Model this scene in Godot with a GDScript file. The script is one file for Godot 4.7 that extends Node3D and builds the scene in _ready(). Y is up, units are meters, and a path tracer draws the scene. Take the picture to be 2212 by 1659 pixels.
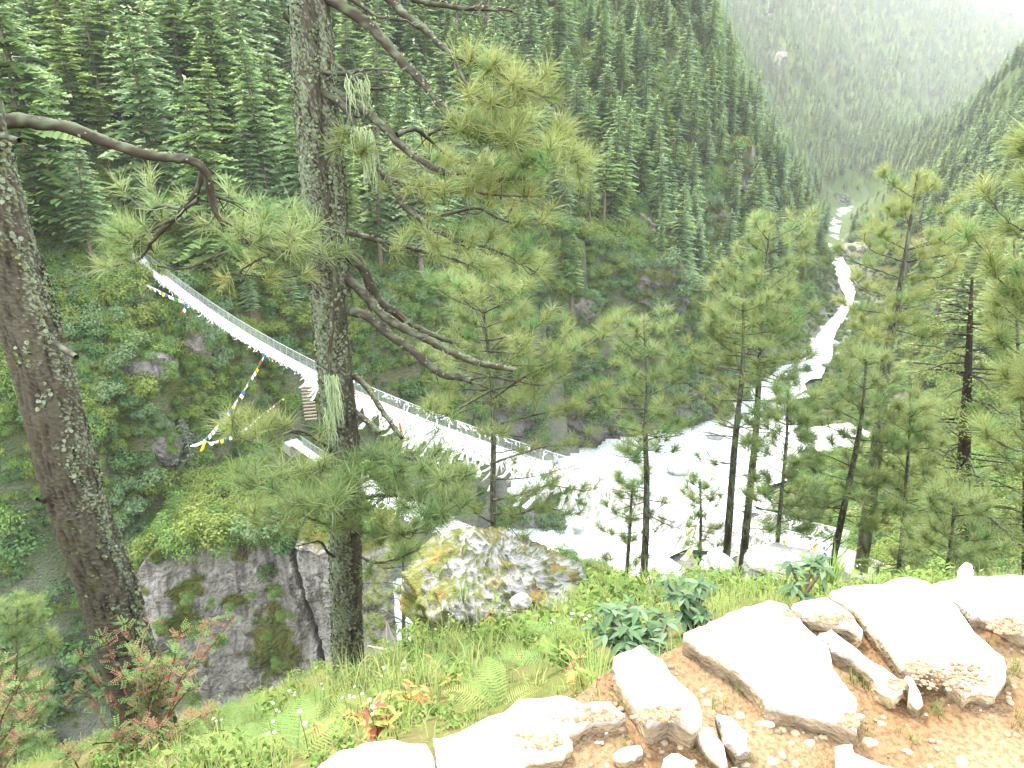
extends Node3D
# A deep forested gorge seen from a trail, with a long suspension bridge hung with white scarves.

const PITCH := -20.0
const FOCAL := 1550.0          # focal length in units of a 2212 x 1659 picture
const EYE := Vector3(0, 1.6, 0)

var taken := {}
var rng := RandomNumberGenerator.new()
var noise := FastNoiseLite.new()
var noise_fine := FastNoiseLite.new()
var noise_ridge := FastNoiseLite.new()
var M := {}
var ctr := PackedVector3Array()
var wts := PackedFloat64Array()
var lin := Vector3.ZERO

# ---------------------------------------------------------------- helpers
class MB:
	var v := PackedVector3Array()
	var n := PackedVector3Array()
	var c := PackedColorArray()
	var u := PackedVector2Array()
	var i := PackedInt32Array()
	func vert(p: Vector3, nn: Vector3, col: Color, uv := Vector2.ZERO) -> int:
		v.append(p)
		n.append(nn)
		c.append(col)
		u.append(uv)
		return v.size() - 1
	func tri(a: Vector3, b: Vector3, d: Vector3, nn: Vector3, col: Color) -> void:
		var k := v.size()
		v.append(a)
		if (d - a).cross(b - a).dot(nn) < 0.0:
			v.append(d)
			v.append(b)
		else:
			v.append(b)
			v.append(d)
		for q in 3:
			n.append(nn)
			c.append(col)
			u.append(Vector2.ZERO)
			i.append(k + q)
	func quad(a: Vector3, b: Vector3, d: Vector3, e: Vector3, nn: Vector3, col: Color) -> void:
		var k := v.size()
		v.append(a)
		v.append(b)
		v.append(d)
		v.append(e)
		for q in 4:
			n.append(nn)
			c.append(col)
			u.append(Vector2.ZERO)
		if (d - a).cross(b - a).dot(nn) < 0.0:
			i.append_array(PackedInt32Array([k, k + 2, k + 1, k, k + 3, k + 2]))
		else:
			i.append_array(PackedInt32Array([k, k + 1, k + 2, k, k + 2, k + 3]))
	# tapered tube along pts, radius per point; uv.x round, uv.y along in metres
	func tube(pts: PackedVector3Array, rad: PackedFloat32Array, sides: int, col: Color, rough := 0.0, caps := false, nz: FastNoiseLite = null) -> void:
		var base := v.size()
		var up := Vector3.RIGHT
		var along := 0.0
		for k in pts.size():
			var d: Vector3 = (pts[mini(k + 1, pts.size() - 1)] - pts[maxi(k - 1, 0)]).normalized()
			if absf(d.dot(up)) > 0.95:
				up = Vector3.FORWARD
			var a := (up - d * up.dot(d)).normalized()
			var b := d.cross(a)
			up = a
			if k > 0:
				along += pts[k].distance_to(pts[k - 1])
			for s in sides + 1:
				var t := TAU * s / sides
				var nn := a * cos(t) + b * sin(t)
				var r := rad[k]
				if nz and rough > 0.0:
					r *= 1.0 + rough * nz.get_noise_3dv((pts[k] + nn * rad[k]) * 1.0)
				v.append(pts[k] + nn * r)
				n.append(nn)
				c.append(col)
				u.append(Vector2(float(s) / sides, along))
		for k in pts.size() - 1:
			for s in sides:
				var p := base + k * (sides + 1) + s
				var q := p + sides + 1
				i.append_array(PackedInt32Array([p, q, p + 1, p + 1, q, q + 1]))
		if caps:
			for e in [0, pts.size() - 1]:
				var m := v.size()
				v.append(pts[e])
				n.append(Vector3.UP)
				c.append(col)
				u.append(Vector2(0.5, 0.5))
				for s in sides:
					var p: int = base + e * (sides + 1) + s
					i.append_array(PackedInt32Array([m, p, p + 1]) if e > 0 else PackedInt32Array([m, p + 1, p]))
	func box(t: Transform3D, size: Vector3, col: Color) -> void:
		var h := size * 0.5
		for ax in 3:
			for sg in [-1.0, 1.0]:
				var nn := Vector3.ZERO
				nn[ax] = sg
				var a := Vector3.ZERO
				a[(ax + 1) % 3] = 1.0
				var b := Vector3.ZERO
				b[(ax + 2) % 3] = 1.0
				var q := []
				for w in [[-1, -1], [1, -1], [1, 1], [-1, 1]]:
					q.append(t * ((nn + a * w[0] + b * w[1]) * h))
				if sg > 0:
					quad(q[0], q[3], q[2], q[1], (t.basis * nn).normalized(), col)
				else:
					quad(q[0], q[1], q[2], q[3], (t.basis * nn).normalized(), col)
	func grid(w: int, h: int, flip := false) -> void:   # indices for the last w*h vertices, row by row
		var base := v.size() - w * h
		for y in h - 1:
			for x in w - 1:
				var p := base + y * w + x
				if flip:
					i.append_array(PackedInt32Array([p, p + 1, p + w, p + 1, p + w + 1, p + w]))
				else:
					i.append_array(PackedInt32Array([p, p + w, p + 1, p + 1, p + w, p + w + 1]))
	func smooth() -> void:
		var s := PackedVector3Array()
		s.resize(v.size())
		for k in range(0, i.size(), 3):
			var f := (v[i[k + 2]] - v[i[k]]).cross(v[i[k + 1]] - v[i[k]])
			s[i[k]] += f
			s[i[k + 1]] += f
			s[i[k + 2]] += f
		for k in v.size():
			n[k] = s[k].normalized()
	func commit(mat: Material, flat := false) -> ArrayMesh:
		var a := []
		a.resize(Mesh.ARRAY_MAX)
		a[Mesh.ARRAY_VERTEX] = v
		if not flat:
			a[Mesh.ARRAY_NORMAL] = n
		a[Mesh.ARRAY_COLOR] = c
		a[Mesh.ARRAY_TEX_UV] = u
		a[Mesh.ARRAY_INDEX] = i
		var m := ArrayMesh.new()
		m.add_surface_from_arrays(Mesh.PRIMITIVE_TRIANGLES, a)
		m.surface_set_material(0, mat)
		return m

func numbered(called: String) -> String:
	var k: int = taken.get(called, 0)
	taken[called] = k + 1
	return called if k == 0 else "%s_%03d" % [called, k]

func tag(o: Node, label := "", category := "", group := "", kind := "") -> Node:
	if label:
		o.set_meta("label", label)
	if category:
		o.set_meta("category", category)
	if group:
		o.set_meta("group", group)
	if kind:
		o.set_meta("kind", kind)
	return o

func thing(called: String, label: String, category: String, where := Vector3.ZERO, group := "") -> Node3D:
	var o := Node3D.new()
	o.name = numbered(called)
	add_child(o)
	o.position = where
	tag(o, label, category, group)
	return o

func part(called: String, mesh: Mesh, parent: Node, where := Transform3D()) -> MeshInstance3D:
	var o := MeshInstance3D.new()
	o.name = called if parent != self else numbered(called)
	o.mesh = mesh
	o.transform = where
	parent.add_child(o, true)
	return o

func swarm(called: String, mesh: Mesh, places: Array, colors: Array, parent: Node = null) -> MultiMeshInstance3D:
	var mm := MultiMesh.new()
	mm.transform_format = MultiMesh.TRANSFORM_3D
	mm.use_colors = colors.size() > 0
	mm.mesh = mesh
	mm.instance_count = places.size()
	for k in places.size():
		mm.set_instance_transform(k, places[k])
		if colors.size():
			mm.set_instance_color(k, colors[k])
	var o := MultiMeshInstance3D.new()
	o.multimesh = mm
	var to: Node = parent if parent else self
	o.name = called if parent else numbered(called)
	o.set_meta("kind", "stuff")
	to.add_child(o, true)
	return o

func ray(x: float, y: float) -> Vector3:       # a direction whose depth along the view is 1
	var d := Vector3((x - 1106.0) / FOCAL, (829.5 - y) / FOCAL, -1.0)
	return Basis(Vector3.RIGHT, deg_to_rad(PITCH)) * d

func P(x: float, y: float, t: float) -> Vector3:
	return EYE + ray(x, y) * t

func PY(x: float, y: float, h: float) -> Vector3:   # where that line of sight meets the level h
	var d := ray(x, y)
	return EYE + d * ((h - EYE.y) / d.y)

func seen_at(p: Vector3) -> Vector3:           # picture coordinates and depth of a point
	var q := Basis(Vector3.RIGHT, deg_to_rad(-PITCH)) * (p - EYE)
	return Vector3(1106.0 + FOCAL * q.x / -q.z, 829.5 - FOCAL * q.y / -q.z, -q.z)

func lerpc(a: Color, b: Color, t: float) -> Color:
	return a.lerp(b, clampf(t, 0, 1))

func rr(a: float, b: float) -> float:
	return rng.randf_range(a, b)

func catmull(pts: PackedVector3Array, steps: int) -> PackedVector3Array:
	var out := PackedVector3Array()
	for k in pts.size() - 1:
		var a := pts[maxi(k - 1, 0)]
		var d := pts[mini(k + 2, pts.size() - 1)]
		for s in steps:
			out.append(pts[k].cubic_interpolate(pts[k + 1], a, d, float(s) / steps))
	out.append(pts[pts.size() - 1])
	return out

func noise_tex(freq: float, oct: int, ramp: Array, size := 512, type := FastNoiseLite.TYPE_SIMPLEX_SMOOTH, fractal := FastNoiseLite.FRACTAL_FBM, sd := 1) -> NoiseTexture2D:
	var t := NoiseTexture2D.new()
	t.width = size
	t.height = size
	t.seamless = true
	var f := FastNoiseLite.new()
	f.seed = sd
	f.noise_type = type
	f.frequency = freq
	f.fractal_type = fractal
	f.fractal_octaves = oct
	t.noise = f
	if ramp.size():
		var g := Gradient.new()
		var offs := PackedFloat32Array()
		var cols := PackedColorArray()
		for r in ramp:
			offs.append(r[0])
			cols.append(Color(r[1], r[2], r[3]).linear_to_srgb())
		g.offsets = offs
		g.colors = cols
		t.color_ramp = g
	return t

func mat(rough := 0.9, spec := 0.25) -> StandardMaterial3D:
	var m := StandardMaterial3D.new()
	m.roughness = rough
	m.metallic_specular = spec
	return m

func tinted(rough := 0.8, back := 0.0, spec := 0.3) -> StandardMaterial3D:   # coloured by its vertices
	var m := mat(rough, spec)
	m.vertex_color_use_as_albedo = true
	if back > 0:
		m.backlight_enabled = true
		m.backlight = Color(back, back, back).linear_to_srgb()
	return m

func textured(scale: float, albedo: Texture2D, height: Texture2D = null, depth := 1.0, rough := 0.92, world := true) -> StandardMaterial3D:
	var m := mat(rough, 0.25)
	m.vertex_color_use_as_albedo = true
	m.albedo_texture = albedo
	m.uv1_triplanar = true
	m.uv1_world_triplanar = world
	m.uv1_scale = Vector3.ONE * scale
	if height:
		m.heightmap_enabled = true
		m.heightmap_texture = height
		m.heightmap_scale = depth
	return m

# ---------------------------------------------------------------- the scene
func _ready() -> void:
	rng.seed = 7
	noise.seed = 3
	noise.frequency = 1.0
	noise.fractal_octaves = 4
	noise_fine.seed = 9
	noise_fine.frequency = 1.0
	noise_fine.fractal_octaves = 2
	noise_ridge.seed = 5
	noise_ridge.frequency = 1.0
	noise_ridge.fractal_type = FastNoiseLite.FRACTAL_RIDGED
	noise_ridge.fractal_octaves = 4
	var cam := Camera3D.new()
	cam.name = "camera"
	cam.fov = rad_to_deg(2.0 * atan(829.5 / FOCAL))
	cam.near = 0.05
	cam.far = 6000.0
	cam.position = EYE
	cam.rotation_degrees = Vector3(PITCH, 0, 0)
	add_child(cam)
	cam.current = true
	var sky_mat := ProceduralSkyMaterial.new()
	sky_mat.sky_top_color = Color(0.88, 0.92, 0.96)
	sky_mat.sky_horizon_color = Color(0.98, 0.985, 0.98)
	sky_mat.sky_curve = 0.25
	sky_mat.ground_bottom_color = Color(0.3, 0.33, 0.28)
	sky_mat.ground_horizon_color = Color(0.6, 0.63, 0.6)
	var env := Environment.new()
	env.background_mode = Environment.BG_SKY
	env.sky = Sky.new()
	env.sky.sky_material = sky_mat
	env.background_energy_multiplier = 1.0
	env.tonemap_mode = Environment.TONE_MAPPER_LINEAR
	env.tonemap_exposure = 7.2
	env.sdfgi_enabled = true
	env.ssao_enabled = true
	env.ssil_enabled = true
	env.volumetric_fog_enabled = true
	env.volumetric_fog_density = 0.0
	env.fog_enabled = true
	env.fog_density = 0.0001
	env.fog_light_color = Color(0.98, 1.0, 0.99)
	var we := WorldEnvironment.new()
	we.name = "sky"
	we.environment = env
	add_child(we)
	var sun := DirectionalLight3D.new()
	sun.name = "sun"
	sun.light_energy = 0.5
	sun.light_color = Color(1.0, 0.95, 0.88)
	sun.light_angular_distance = 12.0
	sun.shadow_enabled = true
	sun.rotation_degrees = Vector3(-58, -150, 0)
	add_child(sun)
	materials()
	ground_shape()
	build_terrain()
	upper_mist()
	build_near()
	build_rocks()
	build_bridge()
	build_forest()
	build_pines()

# ---------------------------------------------------------------- materials
func materials() -> void:
	M.leaf = tinted(0.7, 0.5, 0.3)
	M.needle = tinted(0.55, 0.6, 0.35)
	M.pine = tinted(0.5, 0.9, 0.4)
	M.wood = tinted(0.95, 0.0, 0.2)
	var rock_t := noise_tex(0.012, 5, [[0.0, 0.45, 0.43, 0.42], [0.45, 0.8, 0.78, 0.76], [0.6, 1, 1, 1], [1.0, 0.8, 0.74, 0.68]], 1024)
	var rock_h := noise_tex(0.01, 6, [], 1024, FastNoiseLite.TYPE_SIMPLEX_SMOOTH, FastNoiseLite.FRACTAL_RIDGED, 4)
	M.hill = textured(0.11, noise_tex(0.02, 5, [[0.0, 0.5, 0.5, 0.45], [0.5, 0.9, 0.9, 0.85], [1.0, 1.2, 1.15, 1.0]], 1024), rock_h, 60.0, 0.95)
	M.cliff = textured(0.09, rock_t, rock_h, 60.0, 0.92)
	M.soil = textured(1.3, noise_tex(0.02, 5, [[0.0, 0.5, 0.5, 0.5], [1.0, 1.2, 1.2, 1.1]], 512, FastNoiseLite.TYPE_SIMPLEX_SMOOTH, FastNoiseLite.FRACTAL_FBM, 6), null, 1.0, 0.95)
	var dirt_t := noise_tex(0.03, 6, [[0.0, 0.45, 0.42, 0.4], [0.5, 0.9, 0.88, 0.86], [0.62, 1.1, 1.1, 1.1], [1.0, 1.5, 1.5, 1.5]], 1024, FastNoiseLite.TYPE_SIMPLEX_SMOOTH, FastNoiseLite.FRACTAL_FBM, 7)
	M.dirt = textured(1.4, dirt_t, noise_tex(0.05, 5, [], 1024, FastNoiseLite.TYPE_SIMPLEX_SMOOTH, FastNoiseLite.FRACTAL_FBM, 8), 0.7, 0.95)
	var slab_t := noise_tex(0.012, 6, [[0.0, 0.6, 0.56, 0.5], [0.4, 0.95, 0.94, 0.92], [0.55, 1, 1, 1], [1.0, 1.08, 1.08, 1.08]], 1024, FastNoiseLite.TYPE_SIMPLEX_SMOOTH, FastNoiseLite.FRACTAL_FBM, 12)
	var slab_h := noise_tex(0.02, 6, [], 1024, FastNoiseLite.TYPE_SIMPLEX_SMOOTH, FastNoiseLite.FRACTAL_RIDGED, 13)
	M.slab = textured(1.2, slab_t, slab_h, 1.2, 0.9)
	M.boulder = textured(0.9, slab_t, slab_h, 2.5, 0.95)
	M.grey = textured(0.9, slab_t, slab_h, 2.5, 0.95)
	M.grey.albedo_color = Color(0.42, 0.41, 0.39).linear_to_srgb()
	M.stone_pale = textured(3.0, slab_t, slab_h, 0.4, 0.9)
	M.stone_pale.albedo_color = Color(0.6, 0.58, 0.54).linear_to_srgb()
	M.stone_tan = textured(3.0, slab_t, slab_h, 0.4, 0.9)
	M.stone_tan.albedo_color = Color(0.42, 0.30, 0.18).linear_to_srgb()
	M.stone_any = tinted(0.92, 0.0, 0.2)
	M.gloss = tinted(0.6, 0.35, 0.25)
	M.tuft = tinted(0.6, 0.5, 0.3)
	M.tuft.albedo_color = Color(0.15, 0.23, 0.055).linear_to_srgb()
	var foam := noise_tex(0.02, 5, [[0.0, 0.36, 0.42, 0.41], [0.42, 0.62, 0.66, 0.64], [0.55, 0.85, 0.86, 0.84], [1, 0.95, 0.95, 0.93]], 1024)
	M.water = textured(0.05, foam, noise_tex(0.02, 5, [], 1024), 40.0, 0.25)
	M.water.metallic_specular = 0.5

# ---------------------------------------------------------------- the shape of the land
const EDGE := [[-16.0, 6.4], [-4.0, 0.2], [-0.55, -1.34], [-0.2, -1.46], [0.1, -1.58], [0.3, -1.76], [0.56, -1.88], [0.92, -2.04], [1.19, -2.13], [1.5, -2.2], [2.0, -2.24], [6.0, -2.75], [40.0, -9.0]]   # the outer edge of the trail, as x and z

func edge_z(x: float) -> float:
	for k in EDGE.size() - 1:
		if x < EDGE[k + 1][0]:
			return lerpf(EDGE[k][1], EDGE[k + 1][1], (x - EDGE[k][0]) / (EDGE[k + 1][0] - EDGE[k][0]))
	return -9.0

func beyond(x: float, z: float) -> float:       # how far out from the trail's edge, down the slope
	return (edge_z(x) - z) * 0.885

func shelf(x: float, z: float) -> float:        # the slope below the trail
	var s := beyond(x, z)
	if s < 0.0:
		return -0.03
	var y := -0.03 - lerpf(0.83, 0.98, smoothstep(1.2, 3.5, x)) * minf(s, 6.8)
	if s > 6.8:
		y -= 1.22 * (minf(s, 24.0) - 6.8)
	if s > 24.0:
		y -= 1.9 * (s - 24.0)
	return y

func add_c(p: Vector3) -> void:
	ctr.append(p)

func ground_shape() -> void:
	# far wall of the gorge, as (picture x, picture y, depth) of points of the ground
	for a in [
		[-150, 500, 105], [-150, 250, 150], [-150, 0, 215], [-150, 800, 92], [-150, 1100, 84],
		[60, 300, 150], [0, 80, 205], [300, 0, 215], [600, 0, 225], [0, -250, 300], [600, -250, 320],
		[330, 330, 146], [480, 330, 152], [240, 445, 130], [300, 592, 114], [110, 620, 104], [160, 800, 98],
		[420, 640, 116], [430, 790, 110], [330, 950, 99], [160, 1120, 88], [120, 1350, 82],
		[330, 1130, 96], [620, 1080, 103], [760, 900, 116], [620, 900, 112],
		[560, 620, 128], [700, 640, 134], [700, 430, 165], [700, 220, 195], [600, 760, 122],
		[900, 720, 140], [900, 500, 168], [900, 300, 200], [900, 100, 235], [900, -200, 320],
		[920, 880, 134], [1060, 880, 138], [1170, 860, 142], [1150, 1010, 134], [1060, 1080, 122],
		[1200, 700, 172], [1200, 500, 205], [1200, 300, 240], [1200, 100, 272], [1200, -200, 350],
		[1340, 705, 198], [1460, 712, 208], [1440, 800, 196], [1500, 865, 205],
		[1450, 590, 224], [1400, 450, 244], [1500, 330, 280], [1400, 170, 284], [1400, -150, 380],
		[1600, 560, 285], [1600, 420, 315], [1570, 720, 250], [1560, 200, 355], [1480, 40, 350], [1460, -150, 420],
		[1700, 640, 320], [1690, 460, 350], [1640, 320, 365], [1585, 240, 385], [1530, 120, 400], [1740, 560, 360], [1770, 640, 362],
	]:
		add_c(P(a[0], a[1], a[2]))
	# behind the spur the ground falls away to the river again
	for a in [[1690, 300, 470, -58], [1640, 200, 480, -20], [1590, 80, 500, 25], [1540, -80, 560, 80]]:
		var p := P(a[0], a[1], a[2])
		add_c(Vector3(p.x, a[3], p.z))
	# the river, as (picture x, picture y, level)
	for a in [[1225, 1130, -89], [1320, 1050, -89], [1400, 985, -89], [1540, 945, -89], [1400, 1120, -90], [1600, 1000, -89], [1650, 860, -88], [1720, 790, -87],
		[1780, 770, -87], [1800, 700, -86], [1835, 640, -85], [1820, 590, -82], [1900, 600, -82], [1800, 500, -76], [1800, 455, -73], [1870, 440, -71]]:
		add_c(PY(a[0], a[1], a[2]))
	# its flat right bank and gravel bar
	for a in [[1860, 740, -84], [1900, 680, -82], [1870, 560, -70], [1890, 500, -68], [1960, 640, -78], [1900, 860, -84]]:
		add_c(PY(a[0], a[1], a[2]))
	# the right wall
	for a in [[2212, 130, 520], [2150, 250, 530], [2060, 350, 540], [1970, 425, 570], [2212, 320, 400], [2120, 450, 370], [2212, 520, 270], [2060, 560, 300], [2350, 200, 400], [2350, 450, 240], [2000, 500, 430]]:
		add_c(P(a[0], a[1], a[2]))
	for a in [[430, 60, -640], [560, 110, -620], [300, 60, -330], [230, 60, -200], [160, 40, -120], [90, 20, -50], [140, 10, -60]]:
		add_c(Vector3(a[0], a[1], a[2]))
	# the far mountain's foot and mass
	for a in [[1800, 405, 660], [1880, 415, 690], [1700, 250, 760], [1850, 300, 800], [1800, 150, 960], [1700, 60, 960], [1950, 300, 930], [2050, 220, 1080], [1900, 40, 1180], [2100, 72, 1360], [2130, 32, 1500], [1700, -200, 1300], [2000, -150, 1500], [2212, 70, 1500]]:
		add_c(P(a[0], a[1], a[2]))
	# the gorge below, and this side of it
	for a in [[-20, -91, -108], [-40, -93, -68], [-90, -96, -45], [-160, -98, -40], [10, -90, -128], [-8, -60, -62], [25, -58, -72], [60, -58, -95], [95, -62, -140], [-60, -55, -22], [-120, -50, 0]]:
		add_c(Vector3(a[0], a[1], a[2]))
	for a in [[0, -12], [10, -14], [-10, -10], [18, -34], [-4, -26], [-20, -14], [30, -30], [50, -44], [-30, -2], [20, -10], [6, 0], [0, 8], [-20, 8], [30, 0]]:
		add_c(Vector3(a[0], shelf(a[0], a[1]) - 1.0, a[1]))
	var k := ctr.size()
	# multiquadric surface through these points: dense solve
	var n := k + 3
	var A := []
	for r in n:
		var row := PackedFloat64Array()
		row.resize(n + 1)
		A.append(row)
	for r in k:
		for q in k:
			A[r][q] = phi(ctr[r].x - ctr[q].x, ctr[r].z - ctr[q].z)
		A[r][r] -= 0.6
		A[r][k] = ctr[r].x / 100.0
		A[r][k + 1] = ctr[r].z / 100.0
		A[r][k + 2] = 1.0
		A[k][r] = ctr[r].x / 100.0
		A[k + 1][r] = ctr[r].z / 100.0
		A[k + 2][r] = 1.0
		A[r][n] = ctr[r].y
	for col in n:
		var best := col
		for r in range(col, n):
			if absf(A[r][col]) > absf(A[best][col]):
				best = r
		var tmp: PackedFloat64Array = A[col]
		A[col] = A[best]
		A[best] = tmp
		var prow: PackedFloat64Array = A[col]
		for r in range(col + 1, n):
			var row: PackedFloat64Array = A[r]
			var f: float = row[col] / prow[col]
			if f == 0.0:
				continue
			for q in range(col, n + 1):
				row[q] -= f * prow[q]
			A[r] = row
	wts.resize(n)
	for r in range(n - 1, -1, -1):
		var s: float = A[r][n]
		for q in range(r + 1, n):
			s -= A[r][q] * wts[q]
		wts[r] = s / A[r][r]

func phi(dx: float, dz: float) -> float:
	return -sqrt(dx * dx + dz * dz + 16.0)

func raw_height(x: float, z: float) -> float:
	var k := ctr.size()
	var s := wts[k] * x / 100.0 + wts[k + 1] * z / 100.0 + wts[k + 2]
	for q in k:
		var c := ctr[q]
		var dx := x - c.x
		var dz := z - c.z
		s -= wts[q] * sqrt(dx * dx + dz * dz + 16.0)
	return s

# a height map sampled from the surface: [x0, z0, cell, columns, rows, heights]
func height_map(x0: float, z0: float, cell: float, w: int, h: int, rough: float) -> Dictionary:
	var a := PackedFloat32Array()
	a.resize(w * h)
	var bank := PackedFloat32Array()
	bank.resize(w * h)
	for j in h:
		for i in w:
			var x := x0 + i * cell
			var z := z0 - j * cell
			var y := raw_height(x, z)
			var wall := smoothstep(-88.0, -70.0, y)
			var near := nearest_course(x, z)
			y += wall * lerpf(1.0, rough, smoothstep(0.0, 120.0, near.x - near.z)) * smoothstep(-10.0, 30.0, near.x - near.z) * (3.0 * noise.get_noise_2d(x * 0.02, z * 0.02) + 2.2 * (noise_ridge.get_noise_2d(x * 0.035, z * 0.035)))
			if rough > 2.0:   # spurs and gullies run down the far mountain
				var u := x + 0.12 * z + 22.0 * noise.get_noise_2d(x * 0.006, z * 0.006)
				y += smoothstep(-40.0, 40.0, y) * smoothstep(-660.0, -780.0, z) * (34.0 * (1.0 - 4.0 * absf(fposmod(u / 92.0, 1.0) - 0.5)) + 9.0 * (1.0 - 4.0 * absf(fposmod(u / 37.0 + 0.3, 1.0) - 0.5)))
			# the river's bed, and its banks
			var deep: float = near.y - 1.5
			y = lerpf(deep, y, smoothstep(near.z, near.z + 6.0, near.x))
			if rough < 2.0 and absf(x - BRIDGE_A.x) < 40.0 and absf(z - BRIDGE_A.z) < 40.0:
				for q in 14:
					var sp := span(q * 0.025, BRIDGE_A, BRIDGE_B, SAG)
					var off := Vector2(x - sp.x, z - sp.z).length()
					y = minf(y, sp.y - 1.8 + maxf(0.0, off - 3.0) * 1.2)
			a[j * w + i] = y
			bank[j * w + i] = near.x - near.z if y < near.y + 14.0 else 99.0
	return {"x0": x0, "z0": z0, "cell": cell, "w": w, "h": h, "a": a, "bank": bank, "rock": 2.6 if rough < 2.0 else 3.0}

func at(m: Dictionary, x: float, z: float) -> float:
	var fx: float = clampf((x - m.x0) / m.cell, 0.0, m.w - 1.001)
	var fz: float = clampf((m.z0 - z) / m.cell, 0.0, m.h - 1.001)
	var i := int(fx)
	var j := int(fz)
	var a: PackedFloat32Array = m.a
	var k: int = j * m.w + i
	return lerpf(lerpf(a[k], a[k + 1], fx - i), lerpf(a[k + m.w], a[k + m.w + 1], fx - i), fz - j)

var gorge := {}
var far := {}

func land(m: Dictionary, mat_: Material, skip: Rect2) -> ArrayMesh:
	var b := MB.new()
	for j in m.h:
		for i in m.w:
			var x: float = m.x0 + i * m.cell
			var z: float = m.z0 - j * m.cell
			var y: float = m.a[j * m.w + i]
			var gx: float = (m.a[j * m.w + mini(i + 1, m.w - 1)] - m.a[j * m.w + maxi(i - 1, 0)]) / (2.0 * m.cell)
			var gz: float = (m.a[mini(j + 1, m.h - 1) * m.w + i] - m.a[maxi(j - 1, 0) * m.w + i]) / (2.0 * m.cell)
			var steep := sqrt(gx * gx + gz * gz)
			var nz := noise.get_noise_2d(x * 0.05, z * 0.05)
			var green := Color(0.06, 0.095, 0.025).lerp(Color(0.12, 0.125, 0.035), clampf(nz + 0.4, 0, 1))
			var rock := Color(0.24, 0.22, 0.21)
			var earth := Color(0.16, 0.11, 0.07)
			var col := green.lerp(earth, clampf(noise_fine.get_noise_2d(x * 0.03 + 9.0, z * 0.03) * 1.5 - 0.1, 0, 0.5))
			col = col.lerp(rock.lerp(green, 0.75), smoothstep(m.rock, m.rock + 0.8, steep + nz * 0.8))
			var bk: float = m.bank[j * m.w + i]
			col = col.lerp(Color(0.26, 0.255, 0.23), smoothstep(16.0, 3.0, bk + nz * 16.0) * 0.8)
			if m.rock > 2.8:
				col = col.lerp(Color(0.085, 0.135, 0.045), 0.75)
			b.vert(Vector3(x, y, z), Vector3(-gx, 1, gz).normalized(), col)
	b.grid(m.w, m.h)
	return b.commit(mat_)

var course := PackedVector3Array()
var pool := PackedVector3Array()       # a side channel by the near right bank
const HALF := [16, 16, 16, 18, 20, 30, 28, 22, 12, 7, 5, 2.6, 1.4, 4, 3, 7, 6.5, 6]

func nearest_course(x: float, z: float) -> Vector3:   # distance, level, half width
	var best := Vector3(1e9, 0, 0)
	for k in course.size() - 1 + pool.size() - 1:
		if k >= course.size() - 1:
			var pa := pool[k - course.size() + 1]
			var pd := pool[k - course.size() + 2] - pa
			var pf := clampf(((x - pa.x) * pd.x + (z - pa.z) * pd.z) / (pd.x * pd.x + pd.z * pd.z), 0, 1)
			var pq := pa + pd * pf
			var pl := sqrt((pq.x - x) * (pq.x - x) + (pq.z - z) * (pq.z - z))
			if pl - 12.0 < best.x - best.z:
				best = Vector3(pl, pq.y, 12.0)
			continue
		var a := course[k]
		var d := course[k + 1] - a
		var f := clampf(((x - a.x) * d.x + (z - a.z) * d.z) / (d.x * d.x + d.z * d.z), 0, 1)
		var q := a + d * f
		var l := sqrt((q.x - x) * (q.x - x) + (q.z - z) * (q.z - z))
		if l - lerpf(HALF[k], HALF[k + 1], f) < best.x - best.z:
			best = Vector3(l, q.y, lerpf(HALF[k], HALF[k + 1], f))
	return best

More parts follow.
